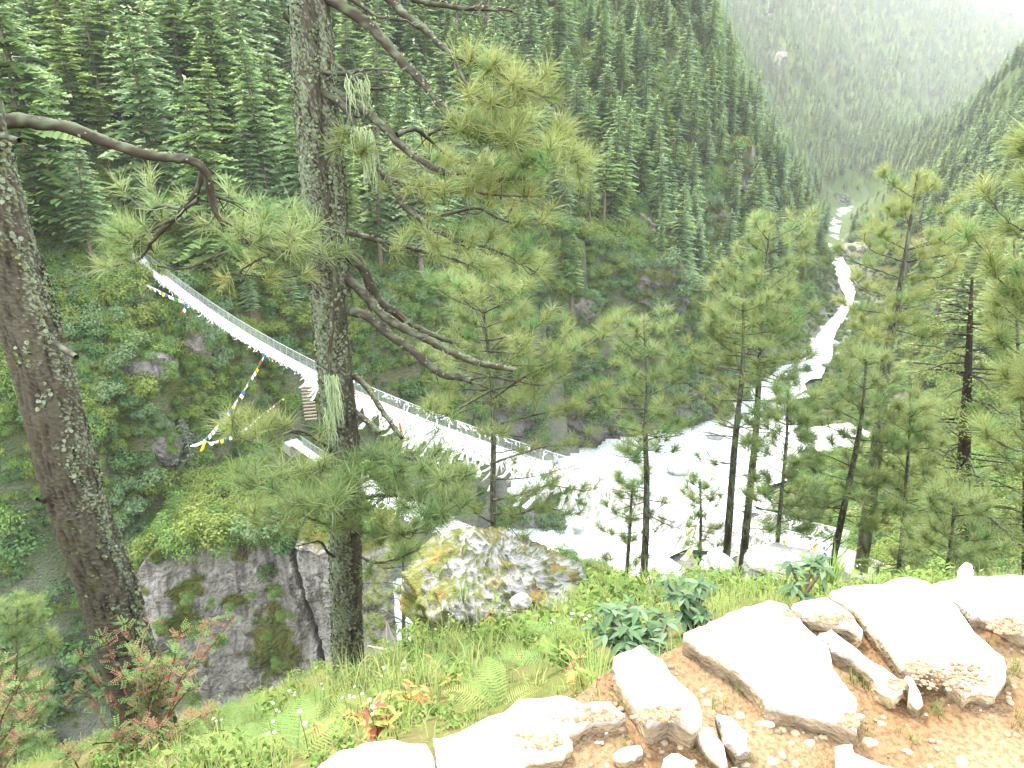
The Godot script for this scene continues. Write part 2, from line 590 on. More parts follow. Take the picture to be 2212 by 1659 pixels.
func build_terrain() -> void:
	for a in [[-160, -92, -42], [-90, -90, -47], [-40, -88.6, -70], [-20, -88, -108], [8, -87.6, -130]]:
		course.append(Vector3(a[0], a[1], a[2]))
	for a in [[1330, 1090, -87.5], [1450, 1020, -87.3], [1560, 975, -87], [1625, 895, -86.6], [1700, 820, -86.2], [1755, 780, -86], [1790, 715, -85], [1835, 645, -83.5], [1818, 590, -80], [1800, 520, -75.5], [1797, 480, -73.5], [1830, 447, -71], [1900, 436, -69]]:
		course.append(PY(a[0], a[1], a[2]))
	for a in [[1500, 1000], [1640, 985], [1760, 965], [1900, 945]]:
		pool.append(PY(a[0], a[1], -87.4))
	gorge = height_map(-240.0, -14.0, 4.0, 145, 135, 1.0)
	far = height_map(0.0, -440.0, 12.0, 100, 100, 3.2)
	var g := part("gorge_hillside", land(gorge, M.hill, Rect2()), self)
	tag(g, "steep forested walls of the gorge with rock and scrub", "hillside", "", "structure")
	var f := part("far_mountain", land(far, M.hill, Rect2()), self)
	tag(f, "hazy forested mountain closing the head of the valley", "mountain", "", "structure")
	# the river: a ribbon along its course
	var pts := catmull(course, 6)
	var b := MB.new()
	for k in pts.size():
		var d := pts[mini(k + 1, pts.size() - 1)] - pts[maxi(k - 1, 0)]
		var side := Vector3(-d.z, 0, d.x).normalized()
		var w := 0.8 + lerpf(HALF[mini(k / 6, HALF.size() - 1)], HALF[mini(k / 6 + 1, HALF.size() - 1)], (k % 6) / 6.0)
		w *= 1.0 + 0.5 * noise.get_noise_1d(k * 0.45)
		for s in 9:
			var q := pts[k] + side * w * (s / 4.0 - 1.0)
			q.y += 0.5 * noise.get_noise_2d(q.x * 0.2, q.z * 0.2)
			b.vert(q, Vector3.UP, Color.WHITE)
	b.grid(9, pts.size())
	var pts2 := catmull(pool, 6)
	for k in pts2.size():
		var d := pts2[mini(k + 1, pts2.size() - 1)] - pts2[maxi(k - 1, 0)]
		var side := Vector3(-d.z, 0, d.x).normalized()
		for s in 9:
			var q := pts2[k] + side * 13.0 * (s / 4.0 - 1.0)
			q.y += 0.4 * noise.get_noise_2d(q.x * 0.2, q.z * 0.2) - 0.3
			b.vert(q, Vector3.UP, Color.WHITE)
	b.grid(9, pts2.size())
	b.smooth()
	var r := part("river", b.commit(M.water), self)
	tag(r, "white foaming river running down the valley floor", "river", "", "structure")

func upper_mist() -> void:     # the mist that fills the head of the valley
	var fog := FogVolume.new()
	fog.name = "valley_mist"
	fog.shape = RenderingServer.FOG_VOLUME_SHAPE_BOX
	fog.size = Vector3(1900, 700, 1300)
	fog.position = Vector3(700, 260, -1130)
	var fm := FogMaterial.new()
	fm.density = 0.00016
	fm.albedo = Color(0.97, 0.99, 0.97)
	fog.material = fm
	add_child(fog)
	tag(fog, "pale mist filling the head of the valley", "", "", "stuff")

# ---------------------------------------------------------------- rock faces of the gorge
var BRIDGE_A := P(298, 556, 116)
var BRIDGE_B := P(1815, 1200, 39)
const SAG := 5.2
var rim := []           # bushes rooted round the rock faces
var bare := []          # [centre, radius] where nothing grows

func land_hit(x: float, y: float) -> Vector3:      # where a line of sight meets the gorge's land
	var d := ray(x, y)
	var t := 45.0
	while t < 1700.0:
		var p := EYE + d * t
		if p.z < -16.0 and ground(p.x, p.z) > p.y:
			return p
		t += 0.8 if t < 400.0 else 4.0
	return EYE + d * 120.0

func crag(label: String, x: float, y: float, w: float, h: float, deep: float, tone: Color, moss: float, lean := 0.0, strata := 0.3) -> void:
	var c := land_hit(x, y)
	var t := seen_at(c).z
	var size := Vector3(w * t / FOCAL * 0.56, h * t / FOCAL * 0.56, deep)
	bare.append([c + (EYE - c).normalized() * size.x * 0.5, maxf(size.x, size.y) * 0.5])
	var right := Vector3(1, 0, 0)
	for m in 9:
		var an := -0.35 + (PI + 0.7) * m / 8.0 + rr(-0.15, 0.15)
		rim.append([c + right * cos(an) * size.x * rr(0.8, 1.1) + Vector3.UP * (sin(an) * size.y * rr(0.75, 1.05) - 0.12 * size.y) + (EYE - c).normalized() * deep * rr(-0.2, 0.25), clampf(minf(size.x, size.y) * rr(0.18, 0.36), 0.35, 2.2)])
	var b := MB.new()
	var seg := 44
	var n := seg * 2 + 1
	var sd := rng.randf() * 300.0
	for j in seg + 1:
		for i in n:
			var th := PI * j / seg
			var ph := TAU * i / (n - 1)
			var d := Vector3(sin(th) * cos(ph), cos(th), sin(th) * sin(ph))
			# squarer than a ball: blocks with faces
			var k := pow(pow(absf(d.x), 4.0) + pow(absf(d.y), 4.0) + pow(absf(d.z), 4.0), -0.25)
			var q := d * lerpf(1.0, k, 0.85)
			q *= size
			var s := q + Vector3(sd, 0, 0)
			var r := 0.30 * noise.get_noise_3d(s.x * 0.16, s.y * 0.16, s.z * 0.16) + strata * 0.5 * (noise_ridge.get_noise_3d(s.x * 0.06, s.y * 0.28 + s.x * 0.06, s.z * 0.06) - 0.3) + 0.10 * noise_ridge.get_noise_3d(s.x * 0.5, s.y * 0.25, s.z * 0.5)
			q += d * r * minf(size.x, size.y) * 1.1
			q.x += lean * q.y
			var stain := noise.get_noise_3d(s.x * 0.9, s.y * 0.12, s.z * 0.9)
			var col := tone.lerp(tone * 0.45, smoothstep(0.05, 0.4, stain))
			col = col.lerp(tone * 1.3, smoothstep(0.1, 0.5, noise_fine.get_noise_3d(s.x * 0.3, s.y * 0.3, s.z * 0.3)))
			var g := noise.get_noise_3d(s.x * 0.3 + 40.0, s.y * 0.3, s.z * 0.3) + 0.35 * d.y + moss
			col = col.lerp(Color(0.12, 0.115, 0.02).lerp(Color(0.07, 0.10, 0.025), clampf(stain + 0.5, 0, 1)), smoothstep(0.1, 0.3, g))
			b.vert(q, d, col)
	b.grid(n, seg + 1)
	b.smooth()
	var o := part("rock_outcrop", b.commit(M.cliff), self, Transform3D(Basis(), c - (EYE - c).normalized() * deep * 0.7))
	tag(o, label, "rock outcrop")

func build_rocks() -> void:
	rng.seed = 777
	# the big cliff under the bridge: a leaning panel, a dark cleft and a buttress
	var b := MB.new()
	var w := 150
	var h := 120
	for j in h:
		for i in w:
			var x := lerpf(-51.0, -15.0, float(i) / (w - 1))
			var top := -50.0 + 2.5 * noise.get_noise_1d(x * 0.12) - 5.0 * smoothstep(-44.0, -51.0, x) + 1.0 * smoothstep(-30.0, -26.0, x)
			var f := float(j) / (h - 9)
			var y := lerpf(-84.0, top, minf(f, 1.0))
			var z := -79.0
			var cleft := -28.3 + (y + 48.4) / -20.8 * 3.3 + 0.25 * noise.get_noise_1d(y * 0.5)
			var dx := x - cleft
			# left of the cleft the panel leans back; right of it the buttress stands proud
			z += 2.6 * smoothstep(-0.2, 0.5, dx) + 0.06 * (y + 84.0) * smoothstep(0.0, 8.0, dx)
			z -= 6.0 * exp(-pow(dx / 0.6, 4.0))
			z += 2.2 * smoothstep(-38.0, -46.0, x) - 1.6 * smoothstep(-66.0, -60.0, y) * smoothstep(-29.0, -31.0, x) * smoothstep(-46.0, -43.0, x)
			z -= 0.11 * (y + 66.0)
			z += 1.6 * noise.get_noise_3d(x * 0.07, y * 0.07, 3.0) + 0.45 * noise_ridge.get_noise_3d(x * 0.09 + y * 0.05, y * 0.05, 9.0) + 0.06 * noise_ridge.get_noise_3d(x * 0.5, y * 0.3, 1.0)
			z -= 0.7 * smoothstep(0.62, 0.9, noise_ridge.get_noise_3d(x * 0.045 + y * 0.03, y * 0.05 - x * 0.02, 21.0)) + 0.35 * smoothstep(0.55, 0.9, noise_ridge.get_noise_3d(x * 0.12, y * 0.16, 31.0))
			# a sill at the panel's foot
			z += 1.4 * smoothstep(-72.5, -74.0, y + 0.06 * (x + 36.0))
			if f > 1.0:
				z -= (f - 1.0) * (h - 9) * 2.0
				y += (f - 1.0) * (h - 9) * 0.35
			var stain := noise.get_noise_3d(x * 0.7, y * 0.10, 0.0)
			var fine := noise_fine.get_noise_3d(x * 0.5, y * 0.5, 4.0)
			var col := Color(0.245, 0.228, 0.205).lerp(Color(0.12, 0.11, 0.10), smoothstep(0.08, 0.4, stain))
			col = col.lerp(Color(0.32, 0.30, 0.275), smoothstep(0.1, 0.5, fine))
			var patch := smoothstep(1.0, 0.6, Vector2((x + 32.3) / 4.4, (y + 65.0) / 6.4).length() + 0.5 * noise.get_noise_2d(x * 0.4, y * 0.4))
			var ledge := smoothstep(0.2, 0.35, noise.get_noise_3d(x * 0.16 + 7.0, y * 0.2, 2.0) + 0.022 * (y + 58.0) - 0.016 * (x + 36.0) + (-0.5 if dx > -0.5 else 0.0))
			var green := maxf(patch * 0.95, ledge)
			if f > 1.0:
				green = 1.0
			col = col.lerp(Color(0.10, 0.095, 0.02).lerp(Color(0.06, 0.09, 0.022), clampf(fine + 0.4, 0, 1)), green)
			z += 0.25 * green * (1.0 + fine)
			b.vert(Vector3(x, y, z), Vector3.BACK, col)
	b.grid(w, h)
	b.smooth()
	var o := part("cliff", b.commit(M.cliff), self)
	tag(o, "grey rock cliff with a dark diagonal cleft and a square moss patch", "cliff", "", "structure")
	for k in 5:
		bare.append([Vector3(-46.0 + 6.5 * k, -66, -76), 8.5])
	var lilac := Color(0.185, 0.17, 0.165)
	crag("grey overhanging rock face with level ledges under the upper bridge's far part", 415, 745, 105, 105, 3.5, Color(0.21, 0.19, 0.165), -0.2)
	crag("lilac-grey rock face left of the overhanging one", 300, 795, 130, 60, 2.5, lilac, -0.2)
	crag("sloping grey rock slabs low on the left wall, among bushes", 335, 950, 70, 110, 3.0, lilac, -0.3, -0.2)
	crag("small grey rock pillar with a pale top left of the upper bridge", 305, 660, 48, 80, 2.0, Color(0.22, 0.2, 0.19), -0.1)
	crag("pale rounded boulder above the small rock pillar", 302, 630, 38, 22, 1.5, Color(0.5, 0.48, 0.45), -0.6)
	crag("grey rock face in the dark ravine beyond the bridge", 1085, 900, 130, 110, 5.0, Color(0.23, 0.21, 0.2), -0.2)
	crag("pale grey cliff directly behind the mossy boulder", 1135, 1150, 130, 120, 4.0, Color(0.36, 0.34, 0.32), -0.5, 0.0, 0.4)
	crag("rubble slope of broken rock at the river's near edge", 1228, 1095, 70, 80, 4.0, Color(0.42, 0.39, 0.37), -0.6, 0.0, 0.7)
	crag("mossy dark cliff above the riverside path", 1395, 615, 150, 110, 7.0, Color(0.17, 0.155, 0.145), 0.12, 0.0, 0.5)
	crag("broken grey rocks above the mossy dark cliff", 1395, 500, 130, 70, 6.0, Color(0.24, 0.22, 0.21), 0.0, 0.0, 0.6)
	crag("rocks at the foot of the cliffs, left of the riverside path", 1260, 655, 60, 50, 4.0, Color(0.25, 0.23, 0.21), -0.1)
	crag("tall crag with yellow moss high on the rocky spur", 1585, 395, 60, 160, 8.0, Color(0.2, 0.18, 0.165), 0.1, 0.0, 0.5)
	crag("small crag with yellow scrub below the tall one", 1530, 470, 60, 70, 6.0, Color(0.18, 0.16, 0.15), 0.2, 0.0, 0.5)
	crag("broad tan rock step across the far river", 1845, 560, 90, 52, 9.0, Color(0.40, 0.37, 0.33), -0.5, 0.0, 0.3)
	crag("pale rock hump at the far river bend", 1812, 432, 40, 22, 5.0, Color(0.3, 0.29, 0.27), -0.3)
	crag("mauve bare rock slope on the right wall behind the tiered pine", 2010, 560, 100, 70, 8.0, Color(0.27, 0.22, 0.2), -0.2)
	crag("brown landslip scar on the left bank below the upper bridge", 165, 665, 45, 90, 1.5, Color(0.20, 0.12, 0.075), -0.7, -0.3, 0.1)
	crag("orange excavated bank above the bridge's far end", 175, 440, 80, 50, 2.0, Color(0.32, 0.2, 0.11), -0.7, 0.0, 0.2)
	crag("bright bare rock scar high on the far mountain", 1685, 150, 22, 62, 9.0, Color(0.34, 0.32, 0.29), -0.7)
	crag("narrow rock face at the top of the far mountain, left part", 1655, 55, 22, 40, 9.0, Color(0.22, 0.2, 0.17), -0.1)
	crag("rock face near the top of the picture on the far mountain", 1785, 30, 26, 55, 12.0, Color(0.22, 0.2, 0.17), -0.1)
	# the riverside path and the path at the bridge's far end
	for a in [[[[1300, 706], [1340, 702], [1385, 706], [1430, 712], [1470, 716], [1500, 728]], 1.3, "riverside_path", "pinkish footpath along the far wall above the river", Color(0.42, 0.31, 0.26)], [[[205, 470], [240, 462], [270, 455], [305, 447]], 1.6, "bank_path", "pale dirt path on the bank above the bridge's far end", Color(0.42, 0.36, 0.3)]]:
		var pts := PackedVector3Array()
		for q in a[0]:
			var p := land_hit(q[0], q[1])
			pts.append(p)
			bare.append([p + Vector3(0, 1, 2.0), 4.0])
		pts = catmull(pts, 5)
		var pb := MB.new()
		for k in pts.size():
			var d := pts[mini(k + 1, pts.size() - 1)] - pts[maxi(k - 1, 0)]
			var s: Vector3 = Vector3(-d.z, 0, d.x).normalized() * a[1]
			for m in 3:
				pb.vert(pts[k] + s * (m - 1.0) + Vector3(0, 0.35 + (0.0 if m == 1 else -0.15), 0), Vector3.UP, a[4])
		pb.grid(3, pts.size())
		pb.smooth()
		tag(part(a[2], pb.commit(M.soil), self), a[3], "path", "", "structure")
	crag("purple-grey rocks at the white river's far edge, behind the two close-set pines", 1560, 850, 90, 80, 5.0, Color(0.2, 0.17, 0.18), -0.1)
	crag("dark rocks at the white river's far edge, left of the slim dark pine", 1330, 930, 80, 50, 4.0, Color(0.2, 0.18, 0.17), 0.0)
	for a in [[1235, 885, 0.0], [1335, 870, 0.05], [1430, 890, -0.1], [1495, 880, 0.1]]:
		crag(["mossy rock wall at the far bank right of the ravine", "broken mossy wall above the river behind the slim dark pine", "dark bank rock right of the slim dark pine's crown", "dark bank rock between the slim pine and the two close-set pines"][int(a[0] - 1200) / 90], a[0], a[1], 130, 120, 6.0, Color(0.16, 0.145, 0.14), a[2] + 0.05, 0.0, 0.6)
	# boulders in and beside the river
	for a in [[1745, 738, 30, "grey boulder at the left edge of the rapids"], [1775, 712, 26, "grey boulder just above the rapids"], [1800, 742, 22, "pale boulder in the middle of the rapids"], [1840, 725, 34, "pale boulder on the river's right bank"], [1885, 735, 26, "rounded pale boulder right of the rapids"], [1860, 750, 16, "small flat boulder below the rapids' right bank"], [1825, 690, 14, "small boulder in the far stream's bend"], [1790, 680, 12, "small boulder left of the far stream"], [1810, 765, 12, "small boulder at the rapids' lower edge"], [1465, 1012, 46, "mossy boulder in the white river behind the slim dark pine"], [1400, 962, 30, "grey boulder at the white river's far edge"], [1545, 940, 34, "grey boulder beside the white river, right of the slim pine"], [1770, 1012, 40, "dark boulder in the river between the right-hand pines"], [1850, 960, 24, "boulder near the river's right end"], [1250, 1140, 26, "brown boulder at the river's left corner"], [1815, 668, 12, "small boulder where the far stream is narrowest"], [1848, 655, 16, "boulder on the right of the narrowest stream"], [1770, 755, 18, "wet boulder in the rapids, left of the midstream one"], [1738, 770, 16, "boulder at the rapids' lower left corner"], [1795, 725, 14, "small pale boulder above the midstream one"], [1855, 700, 20, "boulder among the scrub right of the far stream"], [1875, 690, 18, "grey boulder in the right bank's scrub"], [1330, 1080, 22, "boulder in the white river near its left edge"], [1620, 1020, 30, "wet grey boulder between the two close-set pines' stems and the thin pine"], [1700, 985, 26, "boulder upstream behind the thin young pine"], [1480, 1090, 20, "small boulder in the white river below the mossy one"]]:
		var p := PY(a[0], a[1], -86.0 if a[1] > 700 else -84.5)
		var r: float = a[2] * seen_at(p).z / FOCAL * 0.5
		boulder(a[3], "river_boulder", p, Vector3(r, r * 0.6, r * 0.9), 18, M.grey, false)

# ---------------------------------------------------------------- the forest
var conifers := []
var bushes := []

func conifer_meshes(seed_: int, h: float, spread: float, low: float, droop: float, tint: Color, tip: Color, airy: float) -> Array:
	var r := RandomNumberGenerator.new()
	r.seed = seed_
	var tb := MB.new()
	var lean := Vector3(r.randf_range(-0.3, 0.3), 0, r.randf_range(-0.3, 0.3))
	var pts := PackedVector3Array()
	var rad := PackedFloat32Array()
	for k in 7:
		var f := k / 6.0
		pts.append(Vector3(lean.x * f * f, h * f * 0.98 - 0.5, lean.z * f * f))
		rad.append(h * 0.014 * (1.0 - f) + 0.02)
	tb.tube(pts, rad, 6, Color(0.13, 0.10, 0.075))
	for k in 8:   # dead stubs below the crown
		var a := r.randf() * TAU
		var y := h * r.randf_range(low * 0.3, low + 0.05)
		var d := Vector3(cos(a), r.randf_range(-0.3, 0.1), sin(a))
		tb.tube(PackedVector3Array([Vector3(0, y, 0), Vector3(0, y, 0) + d * h * r.randf_range(0.03, 0.08)]), PackedFloat32Array([0.05, 0.02]), 3, Color(0.2, 0.18, 0.15))
	var b := MB.new()
	var rows := int(h * 1.15)
	for w in rows:
		var f := lerpf(low, 0.985, (w + r.randf() * 0.6) / rows)
		var y := h * f
		var reach := spread * pow(1.0 - f, 0.72) * (1.0 - 0.35 * smoothstep(low + 0.15, low, f)) * r.randf_range(0.8, 1.12) + 0.25
		var arms := 5 + r.randi() % 3
		var a0 := r.randf() * TAU
		for k in arms:
			if r.randf() < airy:
				continue
			var a := a0 + TAU * k / arms + r.randf_range(-0.3, 0.3)
			var len := reach * r.randf_range(0.6, 1.1)
			var dir := Vector3(cos(a), 0, sin(a))
			var side := Vector3(-dir.z, 0, dir.x)
			var segs := 4 + int(len * 1.2)
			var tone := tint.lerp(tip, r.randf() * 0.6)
			for s in segs:
				var g := (s + 0.55) / segs
				var p := Vector3(lean.x * f * f, y, lean.z * f * f) + dir * len * g + Vector3.UP * len * (0.10 * g - droop * g * g)
				var wide := len * 0.34 * (1.0 - 0.75 * g) + 0.16
				for sd in [-1.0, 1.0]:
					var q: Vector3 = p + side * sd * wide * r.randf_range(0.7, 1.15) + dir * wide * 0.75 - Vector3.UP * wide * r.randf_range(0.05, 0.5)
					var e := p + dir * wide * r.randf_range(0.5, 0.9) + Vector3.UP * wide * r.randf_range(-0.05, 0.3)
					var bk: Vector3 = p + side * sd * wide * 0.35 - dir * wide * 0.2 - Vector3.UP * 0.12 * wide
					var nn: Vector3 = (Vector3.UP * 0.6 + dir * 0.6 + side * sd * 0.4 + Vector3(r.randf_range(-0.3, 0.3), 0, r.randf_range(-0.3, 0.3))).normalized()
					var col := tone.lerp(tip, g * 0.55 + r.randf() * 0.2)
					b.tri(p, q, e, nn, col)
					b.tri(p, bk, q, nn, col)
	# the leader
	for k in 6:
		var a := r.randf() * TAU
		var p := Vector3(lean.x, h * 0.955 + k * h * 0.008, lean.z)
		var d := Vector3(cos(a), 0.8, sin(a)) * 0.35
		b.tri(p, p + d, p + Vector3(-d.z, 0.15, d.x) * 0.6, Vector3.UP, tip)
	return [tb.commit(M.wood), b.commit(M.needle)]

func bush_mesh(seed_: int, size: float, leaves: int, leaf: float, a: Color, b_: Color) -> ArrayMesh:
	var r := RandomNumberGenerator.new()
	r.seed = seed_
	var b := MB.new()
	var lobes := []
	for k in 6 + r.randi() % 4:
		var an := r.randf() * TAU
		var d := sqrt(r.randf()) * size * 0.55
		lobes.append([Vector3(cos(an) * d, size * r.randf_range(0.25, 0.62), sin(an) * d), size * r.randf_range(0.22, 0.42)])
	for k in 7:
		var l: Array = lobes[k % lobes.size()]
		b.tube(PackedVector3Array([Vector3(0, -0.3, 0), l[0] * 0.5, l[0]]), PackedFloat32Array([size * 0.02, size * 0.014, size * 0.005]), 4, Color(0.12, 0.10, 0.08))
	for k in leaves:
		var l: Array = lobes[r.randi() % lobes.size()]
		var d := Vector3(r.randfn(), r.randfn() * 0.8 + 0.25, r.randfn()).normalized()
		var p: Vector3 = l[0] + d * l[1] * pow(r.randf(), 0.35)
		if p.y < 0.02:
			p.y = 0.02 + r.randf() * 0.1
		var nn: Vector3 = (d + Vector3(r.randf_range(-0.7, 0.7), r.randf_range(0.1, 0.9), r.randf_range(-0.7, 0.7))).normalized()
		var t := nn.cross(Vector3(r.randf_range(-1, 1), r.randf_range(-1, 1), r.randf_range(-1, 1))).normalized()
		var s := nn.cross(t)
		var ln := leaf * r.randf_range(0.6, 1.3)
		var col := a.lerp(b_, r.randf())
		b.quad(p - t * ln, p + s * ln * 0.5, p + t * ln, p - s * ln * 0.5, nn, col)
	return b.commit(M.leaf)

func in_view(p: Vector3, margin := 80.0) -> bool:
	var q := seen_at(p)
	return q.z > 1.0 and q.x > -margin and q.x < 2212 + margin and q.y > -margin - 120 and q.y < 1659 + margin

func ground(x: float, z: float) -> float:
	if z > -440.0 - 10.0 or x < 0.0:
		return at(gorge, x, z)
	return at(far, x, z)

func sighted(p: Vector3) -> bool:   # nothing of the land between the eye and p
	var steps := 24
	for k in range(3, steps):
		var q := EYE.lerp(p, float(k) / steps)
		if q.z > -60.0:
			continue
		if ground(q.x, q.z) > q.y + 2.5:
			return false
	return true

func cleared(p: Vector3, tall: float) -> bool:     # bare rock, the bridge's corridor, the river and its bars
	for a in bare:
		if p.distance_to(a[0]) < a[1] + tall * 0.12:
			return true
	for k in 24:
		var q := span(k / 23.0, BRIDGE_A, BRIDGE_B, SAG)
		var d := Vector2(q.x - p.x, q.z - p.z).length()
		if d < 3.5 + tall * 0.25 and p.y + tall > q.y - 2.0:
			return true
		# keep the view of the walkway open from the trail
		var s := seen_at(q)
		var t := seen_at(p + Vector3.UP * tall)
		if t.z < s.z - 1.0 and absf(t.x - s.x) < 40.0 and t.y < s.y + 14.0 and s.x < 1300:
			return true
	return false

func region(s: Vector3, layer: int) -> String:
	if layer == 1:
		return "on the right-hand valley wall" if s.x > 1900 else "at the head of the valley"
	if s.x < 620:
		return "high in the upper left corner" if s.y < 160 else ("above the bridge's far end" if s.y < 520 else "on the scrubby bank below the bridge's far end")
	if s.x < 1120:
		return "high on the wall behind the central pine" if s.y < 330 else "beyond the middle of the bridge"
	if s.x < 1470:
		return "high on the wall right of the central pine" if s.y < 330 else "above the riverside path"
	if s.x < 1860:
		return "along the spur's upper skyline" if s.y < 330 else "on the spur beside the far river"
	return "on the right-hand valley wall"

func build_forest() -> void:
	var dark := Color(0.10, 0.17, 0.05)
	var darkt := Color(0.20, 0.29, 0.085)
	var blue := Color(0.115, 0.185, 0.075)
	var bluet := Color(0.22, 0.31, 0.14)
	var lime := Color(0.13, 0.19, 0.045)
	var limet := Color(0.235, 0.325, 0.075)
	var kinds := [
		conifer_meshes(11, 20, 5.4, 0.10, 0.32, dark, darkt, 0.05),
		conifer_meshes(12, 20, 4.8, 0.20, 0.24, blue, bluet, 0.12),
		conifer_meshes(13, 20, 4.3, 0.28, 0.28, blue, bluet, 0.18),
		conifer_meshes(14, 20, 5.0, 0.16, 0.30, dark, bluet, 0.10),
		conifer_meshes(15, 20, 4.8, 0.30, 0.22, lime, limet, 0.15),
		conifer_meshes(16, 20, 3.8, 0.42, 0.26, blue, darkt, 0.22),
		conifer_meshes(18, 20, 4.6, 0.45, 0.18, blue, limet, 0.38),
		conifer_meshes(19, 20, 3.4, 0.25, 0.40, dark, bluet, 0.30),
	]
	var looks := ["dark green", "blue-green", "pale blue-green", "deep green", "bright yellow-green", "slender", "thin-crowned green", "ragged green"]
	var shrub := [
		bush_mesh(21, 3.0, 2000, 0.13, Color(0.08, 0.145, 0.035), Color(0.17, 0.25, 0.06)),
		bush_mesh(22, 3.0, 1800, 0.15, Color(0.085, 0.145, 0.06), Color(0.17, 0.23, 0.105)),
		bush_mesh(23, 3.0, 2000, 0.12, Color(0.105, 0.155, 0.035), Color(0.20, 0.24, 0.055)),
		bush_mesh(24, 3.0, 1600, 0.17, Color(0.05, 0.10, 0.035), Color(0.11, 0.18, 0.06)),
	]
	rng.seed = 100
	var cand := []
	var broad := [[], []]
	for layer in 2:
		var m: Dictionary = gorge if layer == 0 else far
		var cell := 6.4 if layer == 0 else 7.0
		var nx := int((m.w - 1) * m.cell / cell)
		var nz := int((m.h - 1) * m.cell / cell)
		for j in nz:
			for i in nx:
				var x: float = m.x0 + (i + rng.randf()) * cell
				var z: float = m.z0 - (j + rng.randf()) * cell
				var u := rng.randf()
				var hgt := rng.randf_range(0.6, 1.35)
				if z > -92.0 or (x > -8.0 and z > -165.0):
					continue
				if layer == 1 and z > -470.0:
					continue
				var y := at(m, x, z)
				var p := Vector3(x, y, z)
				if not in_view(p, 60):
					continue
				var nc := nearest_course(x, z)
				if nc.x < nc.z + 6.0:
					continue
				var bar := nc.x < nc.z + 60.0 and y < nc.y + 16.0
				var gx := at(m, x + 3, z) - at(m, x - 3, z)
				var gz := at(m, x, z + 3) - at(m, x, z - 3)
				var steep := sqrt(gx * gx + gz * gz) / 6.0
				var nzv := noise.get_noise_2d(x * 0.02 + 40.0, z * 0.02)
				var dens := 0.85 + nzv * 0.9 - smoothstep(1.6, 2.4, steep) * (0.6 if x < 180.0 else 0.1)
				if layer == 1:
					dens = 1.05 + nzv * 0.25
				if bar:
					dens *= 0.25
					hgt *= 0.5
				if u > dens:
					continue
				if layer == 1:
					hgt *= 0.85
				if not sighted(p + Vector3.UP * 16.0):
					continue
				if layer == 0 and cleared(p, 20.0 * hgt):
					continue
				var s := seen_at(p)
				if layer == 0 and x < 0.0:
					hgt *= 1.4
				elif layer == 0:
					hgt *= 1.15
				if layer == 0 and x > -25.0 and rng.randf() < 0.3:
					var wide := rng.randf_range(1.6, 3.0)
					broad[rng.randi() % 2].append(Transform3D(Basis(Vector3.UP, rng.randf() * TAU).scaled(Vector3(wide, wide * rng.randf_range(0.9, 1.4), wide)), p - Vector3.UP * 0.4))
					continue
				if layer == 0 and x < -10.0 and rng.randf() < 0.22:
					continue
				cand.append([hgt / s.z, p, hgt, layer, s, nzv])
	cand.sort_custom(func(a, b): return a[0] > b[0])
	print("conifers ", cand.size())
	# the trees one knows by sight, nearest the bridge's far end
	for a in [[195, 405, 330, 4, "bright lime-green conifer in the upper left, above the leaning trunk's long branch"], [385, 345, 265, 1, "broad blue-green conifer with layered boughs in the upper left"], [478, 340, 315, 0, "dark conifer with a bare lower trunk beside the grassy clearing"], [540, 335, 300, 3, "tall green conifer just left of the forked pine's upper trunk"], [62, 300, 225, 4, "yellowish conifer at the upper left edge with bare trunks below"], [120, 290, 290, 3, "deep green conifer between the lime-green one and the left edge"], [205, 492, 175, 2, "young pale conifer just above the bridge's far end"], [318, 395, 130, 2, "small pointed conifer under the long branch, above the bridge"], [50, 560, 250, 4, "light green conifer beside the leaning trunk, above the bank path"], [20, 640, 170, 1, "bushy blue-green conifer close against the leaning trunk"], [250, 330, 300, 1, "tall grey-green conifer behind the lime-green one"], [545, 700, 130, 2, "young pale conifer behind the bridge, left of the forked pine"], [640, 740, 150, 2, "young pale conifer behind the bridge, nearest the forked pine"], [1150, 700, 170, 5, "dark-stemmed conifer left of the riverside path"], [1232, 700, 190, 5, "slender conifer with a bare stem left of the riverside path"], [1290, 690, 75, 2, "small pale conifer at the riverside path's left end"], [1205, 215, 250, 5, "bare-stemmed conifer with a pale trunk on the upper wall"], [1300, 330, 170, 2, "pale conifer among bushes on the upper wall"]]:
		var p := land_hit(a[0], a[1])
		var s := seen_at(p)
		var hgt: float = a[2] * s.z / FOCAL / 20.0 * 1.04
		var o := thing("conifer", a[4], "conifer tree", p)
		o.transform = Transform3D(Basis(Vector3.UP, rng.randf() * TAU).scaled(Vector3(1.25, 1.0, 1.25) * hgt), p - Vector3.UP * 0.3)
		part("trunk", kinds[a[3]][0], o)
		part("crown", kinds[a[3]][1], o)
		bare.append([p, 3.0])
	var mass := []
	for k in kinds.size():
		mass.append([])
	var named := {}
	for k in cand.size():
		var c: Array = cand[k]
		var q: int = [0, 1, 2, 6, 3, 7, 5, 6][rng.randi() % 8]
		if rng.randf() < 0.07:
			q = 4
		var t := Transform3D(Basis(Vector3(rng.randf_range(-1, 1), 0, rng.randf_range(-1, 1)).normalized(), rng.randf_range(0, 0.07)) * Basis(Vector3.UP, rng.randf() * TAU).scaled(Vector3(rng.randf_range(0.95, 1.35), 1, rng.randf_range(0.95, 1.35)) * c[2]), c[1])
		if k < 282:
			var o := thing("conifer", "", "conifer tree", Vector3.ZERO, "conifers on the gorge walls")
			o.transform = t
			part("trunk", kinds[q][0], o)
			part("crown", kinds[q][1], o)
			var size: String = "tall" if c[2] > 1.25 else ("young" if c[2] < 0.85 else "")
			var key: String = ("%s %s conifer %s" % [size, looks[q], region(c[4], c[3])]).strip_edges()
			if not named.has(key):
				named[key] = []
			named[key].append([c[4].x, o])
		else:
			mass[q].append(t)
